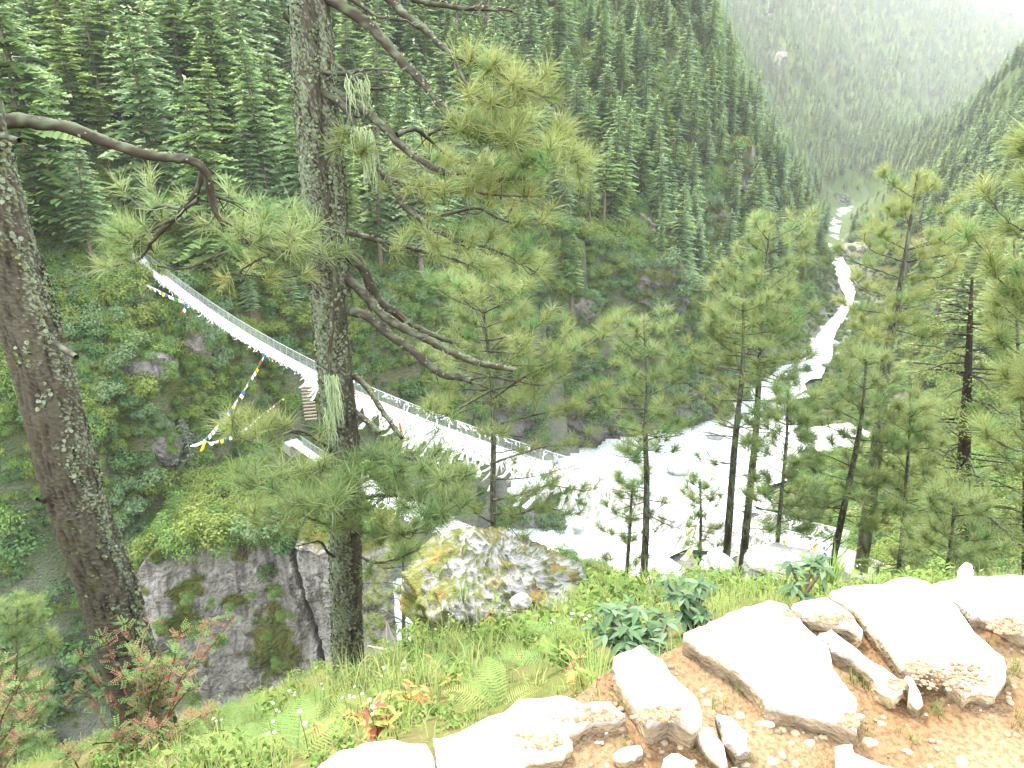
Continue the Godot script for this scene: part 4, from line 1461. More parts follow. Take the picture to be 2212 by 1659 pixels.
func build_pines() -> void:
	rng.seed = 500
	tufts = [tuft_mesh(31, 40, 0.185, 0.0046), tuft_mesh(32, 44, 0.195, 0.0044), tuft_mesh(33, 36, 0.18, 0.0048)]
	var lb := MB.new()
	for k in 7:
		var a := k * TAU / 7.0
		var d := Vector3(cos(a), 0.5 + 0.3 * (k % 3), sin(a)) * 0.014
		var s := Vector3(-sin(a), 0.1, cos(a)) * 0.008
		lb.quad(Vector3.ZERO, d * 0.6 + s, d * 1.2, d * 0.6 - s, Vector3(0, 1, 0), Color.WHITE)
	lichen_mesh = lb.commit(M.wood)

	# the tall pine in the middle
	var t := thing("pine_tree", "tall lichen-covered pine with forked trunk standing in the middle of the view", "pine tree")
	var zc := -6.0
	var path := line([[758, 1500], [752, 1420], [748, 1250], [742, 1000], [722, 780], [700, 560], [676, 300], [654, 0], [640, -170]], zc, zc)
	path[0] += Vector3.DOWN * 0.5
	var rad := PackedFloat32Array([0.175, 0.155, 0.15, 0.15, 0.145, 0.135, 0.115, 0.105, 0.1])
	part("trunk", trunk_mesh(path, rad, 72, 70, Vector3(-0.5, 0, 0.6), 0.05), t)
	flakes(path, rad, 15000, Vector3(-0.6, 0.1, 0.5), t, 0.1)
	var path2 := line([[738, 640], [728, 480], [714, 300], [690, 0], [676, -170]], zc - 0.02, zc - 0.04)
	var rad2 := PackedFloat32Array([0.07, 0.085, 0.085, 0.075, 0.07])
	var st := part("second_stem", trunk_mesh(path2, rad2, 48, 70, Vector3(0.3, 0, 0.6), -0.05), t)
	flakes(path2, rad2, 2200, Vector3(0.4, 0.1, 0.5), st, 0.1)
	var q := 15.0
	branch(t, [[700, -10], [776, 39], [824, 81], [863, 129], [908, 171], [932, 204], [953, 228], [992, 258], [1040, 275], [1100, 285]], zc, zc + 0.5, 0.045, 0.012, q, 0.5, 0.9, 0.72, 0.5)
	branch(t, [[700, -120], [845, 0], [869, 27], [923, 66], [947, 93], [980, 120], [1043, 144], [1103, 172], [1140, 190]], zc, zc + 0.7, 0.04, 0.006, q, 0.42, 0.9, 0.6, 0.8)
	branch(t, [[980, 122], [1001, 168], [1028, 205], [1088, 231]], zc + 0.45, zc + 0.8, 0.016, 0.004, 16.0, 0.45, 0.9, 0.25, 0.8)
	branch(t, [[700, -100], [860, -20], [908, 2], [983, 15], [1050, 20], [1110, 22]], zc, zc + 0.3, 0.03, 0.008, 9.0, 0.4, 0.12, 0.3, 0.5)
	branch(t, [[700, -40], [776, 9], [818, 36], [878, 43]], zc, zc + 0.3, 0.022, 0.006, 9.0, 0.3, 0.2, 0.3, 0.5)
	branch(t, [[690, 195], [728, 216], [758, 250], [768, 290], [765, 320]], zc, zc + 0.3, 0.04, 0.012, 12.0, 0.4, 0.55, 0.4, 0.4)
	branch(t, [[705, 192], [758, 219], [788, 240], [830, 276], [878, 324], [908, 345], [962, 372], [1013, 372], [1058, 387], [1133, 384]], zc, zc + 0.6, 0.042, 0.012, 12.0, 0.6, 0.8, 0.42, 0.6)
	branch(t, [[857, 291], [896, 279], [926, 300], [953, 327], [998, 350], [1060, 355]], zc + 0.25, zc - 0.3, 0.02, 0.006, 22.0, 0.55, 0.95, 0.25, 0.6)
	branch(t, [[926, 290], [980, 270], [1060, 290], [1110, 314], [1163, 350], [1210, 345]], zc + 0.3, zc + 0.9, 0.018, 0.006, 24.0, 0.5, 0.95, 0.2, 0.7)
	branch(t, [[1000, 300], [1080, 280], [1150, 300], [1230, 320], [1250, 370]], zc + 0.2, zc + 0.2, 0.016, 0.005, 26.0, 0.5, 0.97, 0.1, 0.6)
	branch(t, [[700, 255], [722, 267], [752, 291], [776, 324], [810, 355], [833, 381], [854, 417], [878, 450], [908, 471], [938, 495], [1000, 530]], zc, zc + 0.5, 0.04, 0.012, 13.0, 0.5, 0.75, 0.3, 0.6)
	branch(t, [[833, 385], [900, 400], [980, 410], [1060, 420], [1140, 425]], zc + 0.2, zc + 0.8, 0.02, 0.005, 24.0, 0.5, 0.95, 0.15, 0.9)
	branch(t, [[878, 450], [950, 465], [1030, 450], [1100, 480], [1170, 470]], zc + 0.3, zc + 0.2, 0.02, 0.005, 18.0, 0.5, 0.5, 0.15, 0.7)
	branch(t, [[930, 495], [1000, 520], [1080, 545], [1160, 590]], zc + 0.4, zc + 0.3, 0.018, 0.005, 22.0, 0.45, 0.9, 0.1, 0.5)
	branch(t, [[745, 500], [820, 520], [900, 540], [980, 560], [1050, 590]], zc, zc - 0.5, 0.025, 0.006, 24.0, 0.5, 0.92, 0.2, 0.3)
	branch(t, [[740, 540], [784, 578], [814, 645], [859, 680], [904, 710], [979, 740]], zc, zc - 0.3, 0.055, 0.02, 9.0, 0.5, 0.1, 0.45, 0.3)
	branch(t, [[745, 596], [784, 632], [826, 680], [874, 710], [934, 740], [994, 770], [1039, 785], [1114, 800]], zc, zc + 0.4, 0.045, 0.02, 8.0, 0.4, 0.15, 0.3, 0.3)
	branch(t, [[757, 671], [799, 686], [844, 725], [889, 755], [934, 794], [964, 812], [988, 812], [1018, 824]], zc, zc + 0.4, 0.045, 0.026, 6.0, 0.4, 0.15, 0.4, 0.3)
	branch(t, [[766, 812], [796, 839], [817, 875], [844, 914], [868, 947]], zc, zc + 0.5, 0.03, 0.016, 9.0, 0.25, 0.1, 0.2, 0.3)
	branch(t, [[755, 880], [790, 908], [820, 935]], zc, zc + 0.2, 0.03, 0.022, 5.0, 0.2, 0.0, 0.2, 0.3)
	branch(t, [[718, 560], [724, 620], [718, 700], [712, 780], [716, 880], [708, 930]], zc + 0.2, zc + 0.28, 0.022, 0.012, 5.0, 0.2, 0.0, 0.2, 0.3)
	# the leafy lower boughs that reach towards the trail
	branch(t, [[750, 1010], [700, 960], [640, 930], [560, 960], [500, 930]], zc, zc + 0.9, 0.02, 0.005, 20.0, 0.42, 0.85, 0.3, 0.5)
	branch(t, [[745, 1020], [690, 1010], [620, 1020], [560, 1050]], zc, zc + 1.2, 0.022, 0.005, 26.0, 0.5, 0.95, 0.15, 0.15)
	branch(t, [[750, 1000], [800, 980], [860, 985], [930, 1000], [980, 1030]], zc, zc + 1.1, 0.022, 0.005, 26.0, 0.5, 0.97, 0.12, 0.05, 1.1)
	branch(t, [[750, 1060], [720, 1050], [700, 1060], [680, 1090]], zc, zc + 1.3, 0.02, 0.006, 30.0, 0.5, 0.97, 0.1, 0.1, 1.1)
	branch(t, [[755, 1080], [830, 1070], [900, 1080], [960, 1110]], zc, zc + 1.2, 0.022, 0.005, 28.0, 0.5, 0.95, 0.1, 0.1)
	branch(t, [[750, 1130], [700, 1130], [640, 1110], [590, 1130]], zc, zc + 0.9, 0.02, 0.005, 26.0, 0.45, 0.9, 0.15, 0.35)
	branch(t, [[750, 1150], [820, 1150], [880, 1150], [930, 1130]], zc, zc + 0.9, 0.02, 0.005, 26.0, 0.42, 0.9, 0.15, 0.2)
	branch(t, [[740, 1210], [710, 1195], [690, 1170], [640, 1180]], zc, zc + 0.6, 0.018, 0.006, 14.0, 0.35, 0.2, 0.2, 0.3)
	branch(t, [[765, 1195], [810, 1215], [860, 1205], [905, 1185]], zc, zc + 0.5, 0.018, 0.006, 14.0, 0.3, 0.35, 0.2, 0.3)
	# dead twigs high up on the right
	branch(t, [[690, 150], [730, 160], [790, 150], [850, 150]], zc, zc + 0.5, 0.02, 0.006, 22.0, 0.4, 0.02, 0.1, 0.3)
	branch(t, [[695, 120], [740, 150], [790, 190], [880, 185]], zc, zc + 0.3, 0.02, 0.006, 20.0, 0.4, 0.02, 0.1, 0.3)
	branch(t, [[612, 30], [625, 45], [640, 60]], zc + 0.1, zc, 0.014, 0.03, 3.0, 0.1, 0.0, 0.1, 0.3)
	hanging_moss(t, PZ(790, 290, zc + 0.3), 0.42, 0.05, 60)
	hanging_moss(t, PZ(770, 285, zc + 0.3), 0.25, 0.05, 30)
	hanging_moss(t, PZ(715, 820, zc + 0.3), 0.5, 0.05, 80)
	hanging_moss(t, PZ(710, 890, zc + 0.3), 0.35, 0.035, 40)
	hanging_moss(t, PZ(770, 175, zc + 0.3), 0.25, 0.08, 30)

	# the leaning pine at the left
	var l := thing("pine_tree", "thick leaning pine trunk at the left edge with pale lichen down one side", "pine tree")
	var zl := -4.3
	var lp := line([[325, 1650], [300, 1490], [262, 1374], [233, 1273], [172, 1106], [147, 1022], [99, 821], [60, 690], [20, 553], [-45, 301], [-120, -60]], zl, zl)
	lp[0] += Vector3.DOWN * 0.4
	var lr := PackedFloat32Array([0.215, 0.192, 0.184, 0.178, 0.172, 0.168, 0.162, 0.157, 0.152, 0.145, 0.135])
	part("trunk", trunk_mesh(lp, lr, 96, 80, Vector3(0.95, 0.1, -0.2), -0.22, 0.075), l)
	flakes(lp, lr, 14000, Vector3(1.0, 0.1, -0.1), l, 0.46, 1.0)
	branch(l, [[-50, 290], [0, 266], [60, 262], [160, 280], [250, 315], [340, 338], [410, 345], [445, 375], [455, 420], [475, 475], [530, 520], [600, 540], [660, 545]], zl, zl - 1.0, 0.045, 0.012, 8.0, 0.5, 0.9, 0.72, 0.2)
	branch(l, [[440, 365], [420, 420], [380, 470], [330, 520], [300, 560], [240, 575]], zl - 0.7, zl - 0.9, 0.022, 0.006, 12.0, 0.4, 0.5, 0.25, 0.3)
	branch(l, [[430, 430], [395, 450], [350, 445], [320, 460], [295, 490]], zl - 0.7, zl - 1.0, 0.016, 0.005, 20.0, 0.42, 0.95, 0.2, 0.1)
	branch(l, [[380, 470], [340, 490], [310, 510], [285, 535]], zl - 0.75, zl - 0.7, 0.014, 0.005, 20.0, 0.4, 0.9, 0.15, 0.1)
	branch(l, [[455, 420], [510, 440], [560, 470], [620, 480]], zl - 0.8, zl - 1.3, 0.016, 0.005, 26.0, 0.45, 0.97, 0.1, 0.0)
	branch(l, [[475, 475], [520, 490], [570, 510], [640, 520]], zl - 0.8, zl - 0.6, 0.016, 0.005, 26.0, 0.45, 0.97, 0.1, 0.1)
	branch(l, [[500, 540], [450, 560], [400, 580], [340, 575]], zl - 0.9, zl - 0.9, 0.014, 0.005, 10.0, 0.35, 0.3, 0.3, 0.4)
	branch(l, [[600, 540], [560, 560], [520, 590], [600, 600], [660, 590]], zl - 1.0, zl - 1.3, 0.012, 0.004, 16.0, 0.35, 0.6, 0.2, 0.9)
	for s in [[120, 742, 165, 772, 0.02], [-10, 290, 42, 303, 0.018], [105, 1085, 80, 1078, 0.015]]:
		var b := MB.new()
		grow(b, line([[s[0], s[1]], [(s[0] + s[2]) * 0.5, (s[1] + s[3]) * 0.5], [s[2], s[3]]], zl + 0.1, zl + 0.25), s[4], s[4] * 0.8, 0.0, 0.1, 0.0, [])
		part("broken_stub", b.commit(M.wood), l)

	# the group right of the boulder
	young_pine("bushy pine with a lichen-grey stem behind the mossy boulder, right of the tall trunk", [[1075, 1260], [1065, 1100], [1066, 950], [1062, 820], [1050, 720], [1040, 622]], -9.2, 0.05, 0.5, 1.45, 9, 0.45, 1.1, 12)
	var rest: Node3D = get_child(get_child_count() - 1)
	branch(rest, [[1066, 1000], [1110, 985], [1180, 965], [1270, 960]], -9.0, -8.6, 0.018, 0.005, 18.0, 0.5, 0.95, 0.3, 0.5)
	branch(rest, [[1066, 1080], [1120, 1070], [1180, 1050], [1260, 1060]], -9.0, -8.4, 0.018, 0.005, 20.0, 0.5, 0.95, 0.15, 0.45)
	branch(rest, [[1066, 920], [1140, 900], [1230, 880], [1310, 850]], -9.0, -9.2, 0.018, 0.005, 20.0, 0.5, 0.95, 0.25, 0.5)
	branch(rest, [[1064, 860], [1140, 810], [1230, 770], [1315, 715]], -9.0, -9.0, 0.02, 0.005, 24.0, 0.55, 0.97, 0.2, 0.5)
	branch(rest, [[1066, 1110], [1120, 1110], [1170, 1095], [1230, 1110]], -9.0, -8.2, 0.015, 0.005, 20.0, 0.4, 0.9, 0.2, 0.5)
	branch(rest, [[1066, 1130], [1030, 1110], [990, 1070], [950, 1060]], -9.0, -8.4, 0.015, 0.005, 20.0, 0.4, 0.9, 0.2, 0.5)
	young_pine("slim dark pine with bare lower branches standing in front of the white river", [[1393, 1240], [1395, 1150], [1397, 1040], [1394, 930], [1398, 820], [1390, 692]], -9.6, 0.062, 0.5, 0.85, 8, 0.2, 1.0, 16)
	young_pine("shorter of the two close-set pines, with a pale bluish crown", [[1572, 1215], [1578, 1080], [1588, 950], [1600, 840], [1606, 740], [1604, 655]], -10.0, 0.065, 0.66, 0.95, 6, 0.35, 1.0, 14)
	young_pine("taller of the two close-set pines, its top against the far spur", [[1606, 1225], [1618, 1080], [1632, 940], [1640, 800], [1650, 640], [1665, 475]], -10.6, 0.072, 0.42, 1.15, 13, 0.35, 1.0, 12)
	young_pine("thin young pine with pale drooping needles right of the two close-set pines", [[1680, 1250], [1681, 1150], [1690, 1050], [1699, 950], [1702, 850]], -8.9, 0.036, 0.28, 0.68, 8, 0.1, 1.05, 6)
	young_pine("young pine with a slanting dark stem rising from the bright grass tuft", [[1802, 1195], [1822, 1100], [1845, 990], [1864, 880], [1872, 765]], -9.3, 0.055, 0.2, 0.85, 10, 0.3, 1.0, 6)
	young_pine("tall pine with separate flat tiers of yellow-green needles beside the far river", [[1870, 1180], [1895, 960], [1915, 780], [1938, 660], [1958, 540], [1982, 378]], -12.4, 0.13, 0.5, 1.25, 8, 0.75, 1.15, 6)
	young_pine("pine at the right edge with long drooping needles and brown cones", [[2420, 1350], [2400, 1050], [2370, 800], [2330, 560], [2300, 300]], -5.6, 0.09, 0.25, 1.2, 16, 0.55, 1.15, 4)
	young_pine("young pine with reddish tips right of the slanting stem", [[1945, 1270], [1950, 1150], [1960, 1010], [1968, 880]], -8.9, 0.04, 0.2, 0.75, 9, 0.5, 1.0, 4)
	young_pine("low bushy pine just behind the big pale slab", [[2040, 1290], [2050, 1200], [2062, 1078]], -7.2, 0.03, 0.08, 0.62, 8, 0.25, 0.95, 2)
	young_pine("small black-stemmed pine between the slim pine and the two close-set pines", [[1515, 1200], [1514, 1130], [1512, 1040]], -11.0, 0.035, 0.35, 0.5, 5, 0.1, 0.9, 6)
	young_pine("small pine half hidden behind the slim dark pine, right of the boulder", [[1352, 1250], [1360, 1150], [1366, 1040]], -10.4, 0.04, 0.12, 0.75, 7, 0.25, 1.0, 3)
	young_pine("small warm green pine behind the tall trunk, left of the boulder", [[868, 1400], [872, 1280], [870, 1150]], -11.4, 0.045, 0.1, 0.8, 8, 0.55, 1.0, 3)
	young_pine("soft pine crown rising out of the dark hollow in the bottom left corner", [[10, 1800], [30, 1550], [38, 1310]], -12.0, 0.09, 0.1, 1.2, 17, 0.0, 1.3, 3)
	young_pine("thin pine at the right edge behind the dark-trunked fir", [[2230, 1250], [2215, 1000], [2200, 760], [2190, 520]], -11.5, 0.06, 0.2, 1.1, 10, 0.5, 1.0, 4)

# ---------------------------------------------------------------- the trail, its stones and the meadow below
func slope_at(s: float, x: float) -> Vector3:     # s out from the trail's edge at x
	var p := Vector3(x, 0, edge_z(x) - s / 0.885)
	var y := shelf(p.x, p.z)
	y += smoothstep(0.2, 1.5, s) * (0.16 * noise.get_noise_2d(p.x * 0.45, p.z * 0.45) + 0.05 * noise.get_noise_2d(p.x * 2.2, p.z * 2.2))
	return Vector3(p.x, y, p.z)

func near_y(x: float, z: float) -> float:
	return slope_at(beyond(x, z), x).y

func path_y(x: float, z: float) -> float:
	return 0.014 * noise.get_noise_2d(x * 2.5, z * 2.5) + 0.007 * noise.get_noise_2d(x * 11.0, z * 11.0) - 0.02

func build_near() -> void:
	rng.seed = 900
	# the slope, in rows along the trail
	var b := MB.new()
	var w := 150
	var h := 110
	for j in h:
		var s := pow(float(j) / (h - 1), 1.6) * 30.0 - 0.1
		for i in w:
			var a := -12.0 + 30.0 * i / (w - 1)
			var p := slope_at(s, a)
			var nz := noise.get_noise_2d(p.x * 0.8, p.z * 0.8)
			var col := Color(0.10, 0.11, 0.035).lerp(Color(0.15, 0.11, 0.06), clampf(nz + 0.3, 0, 0.8))
			b.vert(p, Vector3.UP, col)
	b.grid(w, h)
	b.smooth()
	var sl := part("meadow_slope", b.commit(M.soil), self)
	tag(sl, "grassy slope falling away below the trail", "slope", "", "structure")
	# the trail
	b = MB.new()
	w = 220
	h = 90
	for j in h:
		var s := 0.03 - 4.0 * j / (h - 1)
		for i in w:
			var a := -4.0 + 11.0 * i / (w - 1)
			var p := Vector3(a, 0, edge_z(a) - s / 0.885)
			p.y = path_y(p.x, p.z) + 0.012
			var nz := noise.get_noise_2d(p.x * 1.8, p.z * 1.8)
			var col := Color(0.17, 0.10, 0.05).lerp(Color(0.25, 0.18, 0.11), clampf(nz + 0.35, 0, 1))
			b.vert(p, Vector3.UP, col)
	b.grid(w, h, true)
	b.smooth()
	var tr := part("dirt_trail", b.commit(M.dirt), self)
	tag(tr, "orange-brown dirt trail strewn with gravel", "trail", "", "structure")

	slab("large broad pale slab lying in the middle of the trail edge, its front side in shade", 0.065, 0.13, [[1471, 1371], [1505, 1354], [1571, 1324], [1659, 1295], [1702, 1307], [1739, 1347], [1789, 1394], [1806, 1441], [1853, 1511], [1851, 1575], [1806, 1555], [1759, 1541], [1659, 1523], [1638, 1491], [1605, 1454], [1565, 1424]])
	slab("biggest pale slab at the right, with a dark gap along its left edge", 0.06, 0.12, [[1793, 1277], [1819, 1263], [1900, 1260], [1967, 1243], [1990, 1250], [2010, 1258], [2050, 1290], [2091, 1337], [2107, 1367], [2141, 1394], [2168, 1417], [2178, 1441], [2158, 1494], [2124, 1484], [2091, 1498], [2067, 1478], [2040, 1458], [1987, 1441], [1970, 1450], [1940, 1417], [1905, 1385], [1885, 1355], [1872, 1338], [1833, 1307]])
	slab("pale slab running out of the picture at the right edge", 0.05, 0.12, [[2016, 1258], [2047, 1250], [2101, 1243], [2212, 1238], [2400, 1232], [2420, 1380], [2260, 1385], [2212, 1367], [2154, 1337], [2116, 1324], [2094, 1330], [2055, 1288]])
	slab("flat pale stone wedged between the two big slabs", 0.045, 0.09, [[1706, 1302], [1732, 1294], [1786, 1289], [1806, 1300], [1843, 1332], [1868, 1362], [1862, 1376], [1833, 1350], [1772, 1346], [1752, 1342], [1720, 1318]])
	slab("long narrow pale stone pointing towards the viewer beside the big middle slab", 0.05, 0.09, [[1766, 1367], [1799, 1361], [1846, 1394], [1906, 1441], [1953, 1471], [1957, 1491], [1933, 1505], [1906, 1491], [1883, 1458], [1839, 1417], [1800, 1399]])
	slab("small pale stone at the end of the dark gap, left of the biggest slab", 0.05, 0.08, [[1953, 1456], [1973, 1454], [1984, 1480], [1992, 1508], [1985, 1519], [1967, 1508], [1958, 1480]])
	slab("tilted block with a tan left face at the corner of the trail edge", 0.09, 0.2, [[1318, 1418], [1339, 1405], [1385, 1394], [1432, 1426], [1455, 1456], [1475, 1484], [1505, 1508], [1523, 1552], [1490, 1562], [1445, 1540], [1400, 1552], [1372, 1510], [1335, 1450]], 0.02)
	slab("narrow pale stone below the tilted block", 0.045, 0.07, [[1494, 1567], [1540, 1570], [1555, 1590], [1570, 1625], [1578, 1652], [1562, 1657], [1535, 1625]])
	slab("grey mottled triangular stone in the dirt in front of the middle slab", 0.05, 0.07, [[1545, 1541], [1585, 1550], [1622, 1585], [1619, 1622], [1592, 1630], [1565, 1592]], 0.0, 0.55)
	slab("wide ragged white slab at the bottom middle of the trail edge", 0.045, 0.12, [[930, 1594], [970, 1586], [1030, 1556], [1084, 1540], [1118, 1507], [1174, 1505], [1221, 1500], [1262, 1519], [1318, 1508], [1340, 1530], [1352, 1545], [1280, 1556], [1222, 1578], [1240, 1606], [1218, 1629], [1140, 1640], [1104, 1665], [1000, 1700], [945, 1660]])
	slab("rounded white slab in the bottom edge of the picture, leftmost of the trail stones", 0.05, 0.12, [[660, 1690], [690, 1648], [735, 1616], [790, 1600], [850, 1593], [918, 1606], [936, 1630], [948, 1662], [960, 1720], [800, 1760]])
	slab("small flat white stone lying in the gravel near the bottom edge", 0.025, 0.05, [[1322, 1630], [1345, 1612], [1385, 1610], [1396, 1624], [1372, 1636], [1340, 1641]])
	slab("white stone cut by the bottom edge below the grey mottled stone", 0.04, 0.07, [[1425, 1640], [1450, 1626], [1472, 1624], [1500, 1644], [1520, 1690], [1440, 1700]])
	slab("white angular stone under the front corner of the middle slab", 0.05, 0.08, [[1799, 1612], [1836, 1606], [1850, 1626], [1880, 1640], [1935, 1655], [1930, 1700], [1830, 1700]])
	# loose stones in the dirt: pieces of the trail
	var kinds := [stone_mesh(61, 7), stone_mesh(62, 7), stone_mesh(63, 6), stone_mesh(64, 7)]
	var pebble := [stone_mesh(71, 4), stone_mesh(72, 4)]
	var pale := [M.stone_pale, M.stone_tan, M.stone_tan]
	for a in [[1880, 1600, 30, 1], [1905, 1560, 18, 1], [1860, 1545, 14, 1], [1540, 1530, 20, 1], [1528, 1510, 22, 1], [1600, 1540, 20, 1], [1640, 1560, 18, 1], [1660, 1560, 26, 2], [1690, 1572, 18, 1], [1720, 1580, 20, 1], [1750, 1600, 24, 1], [1780, 1590, 22, 2], [1710, 1600, 14, 0], [1848, 1422, 11, 1], [1870, 1440, 9, 1], [1750, 1350, 9, 1], [1740, 1362, 11, 2], [1885, 1478, 8, 0], [1610, 1612, 22, 0], [1670, 1640, 24, 0], [1585, 1500, 10, 1], [1556, 1492, 16, 1], [1520, 1480, 14, 1], [1350, 1575, 12, 0], [1290, 1600, 11, 1], [1255, 1620, 12, 0], [1310, 1580, 9, 0], [1470, 1610, 14, 1], [1450, 1590, 12, 0], [1420, 1600, 10, 1], [2000, 1540, 10, 1], [2050, 1520, 9, 0], [2120, 1530, 10, 1], [1960, 1560, 10, 0], [2030, 1600, 16, 0], [2080, 1640, 24, 0], [2160, 1600, 14, 1], [2180, 1500, 12, 1], [2120, 1560, 9, 0], [1965, 1620, 20, 1], [2010, 1650, 14, 1], [2190, 1420, 12, 1], [2150, 1360, 10, 1], [2190, 1350, 12, 2], [1500, 1640, 16, 1], [1590, 1655, 18, 0], [1720, 1645, 16, 1]]:
		var p := PY(a[0], a[1], 0.0)
		p.y = path_y(p.x, p.z) + 0.008
		var r: float = a[2] / FOCAL * seen_at(p).z * 0.55
		var o := part("stone", kinds[rng.randi() % 4], tr, Transform3D(Basis.from_euler(Vector3(rr(-0.3, 0.3), rng.randf() * TAU, 0)).scaled(Vector3(r, r * rr(0.45, 0.75), r * rr(0.7, 1.1))), p))
		o.material_override = pale[a[3]] if rng.randf() < 0.7 else pale[0]
	var where := []
	var cols := []
	for k in 9000:
		var s := -rng.randf() * 2.2 + 0.05
		var a := rr(-1.6, 4.2)
		var p := Vector3(a, 0, edge_z(a) - s / 0.885)
		if noise.get_noise_2d(p.x * 1.5 + 7.0, p.z * 1.5) + rr(-0.5, 0.4) < -0.1:
			continue
		p.y = path_y(p.x, p.z) + 0.012
		var r := 0.003 + 0.011 * pow(rng.randf(), 3.0)
		where.append(Transform3D(Basis.from_euler(Vector3(rr(-0.4, 0.4), rng.randf() * TAU, 0)).scaled(Vector3(r, r * 0.7, r * rr(0.6, 1.2))), p))
		cols.append(Color(0.14, 0.095, 0.055).lerp(Color(0.30, 0.23, 0.165), rng.randf()))
	# soil and grit trodden onto the low ends of the slabs
	for e in [[2055, 1462, 85, 34, 0.06], [1985, 1440, 30, 14, 0.06], [1795, 1338, 50, 12, 0.045], [1425, 1545, 60, 18, 0.09], [1265, 1545, 85, 16, 0.045], [1160, 1600, 60, 22, 0.045], [2180, 1352, 50, 20, 0.05], [1835, 1560, 25, 16, 0.065], [1935, 1480, 22, 12, 0.05], [1700, 1330, 30, 10, 0.065]]:
		for k in 340:
			var an := rng.randf() * TAU
			var f := pow(rng.randf(), 0.7)
			var p := PY(e[0] + cos(an) * f * e[2], e[1] + sin(an) * f * e[3], e[4])
			p.y += 0.012 * noise.get_noise_2d(p.x * 5.0, p.z * 5.0) + 0.001
			var r := 0.002 + 0.007 * pow(rng.randf(), 3.0)
			where.append(Transform3D(Basis.from_euler(Vector3(rr(-0.4, 0.4), rng.randf() * TAU, 0)).scaled(Vector3(r, r * 0.5, r * rr(0.6, 1.2))), p))
			cols.append(Color(0.13, 0.08, 0.045).lerp(Color(0.28, 0.2, 0.13), rng.randf()))
	swarm("gravel", pebble[0], where, cols, tr)
	# sprigs of grass in the dirt
	where = []
	cols = []
	var sprig := grass_mesh(41, 12, 0.07, 0.0022)
	for a in [[1590, 1460, 9], [1610, 1490, 6], [1855, 1465, 7], [1880, 1475, 8], [1700, 1330, 3], [2030, 1540, 5], [2120, 1400, 8], [2160, 1470, 9], [2190, 1440, 7], [1780, 1500, 2], [1490, 1600, 3], [1560, 1520, 4], [1600, 1640, 4], [1340, 1600, 3], [1860, 1575, 3], [1960, 1590, 3], [2200, 1560, 4]]:
		for k in a[2]:
			var p := PY(a[0] + rr(-22, 22), a[1] + rr(-16, 16), 0.0)
			where.append(Transform3D(Basis(Vector3.UP, rng.randf() * TAU).scaled(Vector3.ONE * rr(0.4, 1.0)), p - Vector3.UP * 0.01))
			cols.append(Color(0.10, 0.14, 0.04).lerp(Color(0.2, 0.2, 0.07), rng.randf()))
	var sp := swarm("grass", sprig, where, cols)
	tag(sp, "thin sprigs of grass growing out of the trail", "grass")

	build_meadow()

func slab(label: String, top: float, thick: float, poly: Array, tilt := 0.0, shade := 1.0) -> void:
	var pts := PackedVector2Array()
	var mid := Vector3.ZERO
	for a in poly:
		var p := PY(a[0], a[1], top)
		pts.append(Vector2(p.x, p.z))
		mid += p
	mid /= poly.size()
	# finer, rougher outline
	var ring := PackedVector2Array()
	for k in pts.size():
		var a := pts[k]
		var c := pts[(k + 1) % pts.size()]
		var n := maxi(2, int(a.distance_to(c) / 0.025))
		for s in n:
			var q := a.lerp(c, float(s) / n)
			ring.append(q + Vector2(noise.get_noise_2d(q.x * 14.0, q.y * 14.0), noise.get_noise_2d(q.y * 14.0 + 50.0, q.x * 14.0)) * 0.012)
	if Geometry2D.is_polygon_clockwise(ring):
		ring.reverse()
	var inner := PackedVector2Array()
	for k in ring.size():
		var d := (ring[(k + 1) % ring.size()] - ring[(k - 1 + ring.size()) % ring.size()]).normalized()
		var inn := Vector2(-d.y, d.x)
		if not Geometry2D.is_point_in_polygon(ring[k] + inn * 0.002, ring):
			inn = -inn
		inner.append(ring[k] + inn * 0.006)
	var b := MB.new()
	var col := Color(0.60, 0.59, 0.57) * shade
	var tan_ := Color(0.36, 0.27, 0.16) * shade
	var lvl := func(q: Vector2) -> float:
		return top + tilt * (q.x - mid.x) * 4.0 + 0.012 * noise.get_noise_2d(q.x * 5.0, q.y * 5.0)
	# the top, with points strewn inside for its relief
	var all := inner.duplicate()
	var box := Rect2(inner[0], Vector2.ZERO)
	for q in inner:
		box = box.expand(q)
	var tri := Geometry2D.triangulate_polygon(inner)
	for q in inner:
		b.vert(Vector3(q.x, lvl.call(q), q.y) - mid, Vector3.UP, col)
	for k in range(0, tri.size(), 3):
		var a := b.v[tri[k]]
		var c := b.v[tri[k + 1]]
		var e := b.v[tri[k + 2]]
		if (e - a).cross(c - a).y > 0:
			b.i.append_array(PackedInt32Array([tri[k], tri[k + 1], tri[k + 2]]))
		else:
			b.i.append_array(PackedInt32Array([tri[k], tri[k + 2], tri[k + 1]]))
	# the sides: bands going down, each a little ragged
	var n := ring.size()
	var rows := 6
	for r in rows + 1:
		var f := float(r) / rows
		for k in n + 1:
			var q := ring[k % n]
			var away := (q - Vector2(mid.x, mid.z)).normalized()
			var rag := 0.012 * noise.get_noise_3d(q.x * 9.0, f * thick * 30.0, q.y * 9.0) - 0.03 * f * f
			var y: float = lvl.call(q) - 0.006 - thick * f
			if r == 0:
				q = inner[k % n]
				y = lvl.call(q)
			else:
				q += away * rag
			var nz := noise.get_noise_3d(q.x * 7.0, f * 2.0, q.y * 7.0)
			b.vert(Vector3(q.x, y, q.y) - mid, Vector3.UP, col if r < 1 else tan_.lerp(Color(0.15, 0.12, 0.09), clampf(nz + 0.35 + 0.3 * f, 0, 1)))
	b.grid(n + 1, rows + 1, true)
	var o := part("stone_slab", b.commit(M.slab, true), self, Transform3D(Basis(), mid))
	tag(o, label, "stone slab", "stones edging the trail")

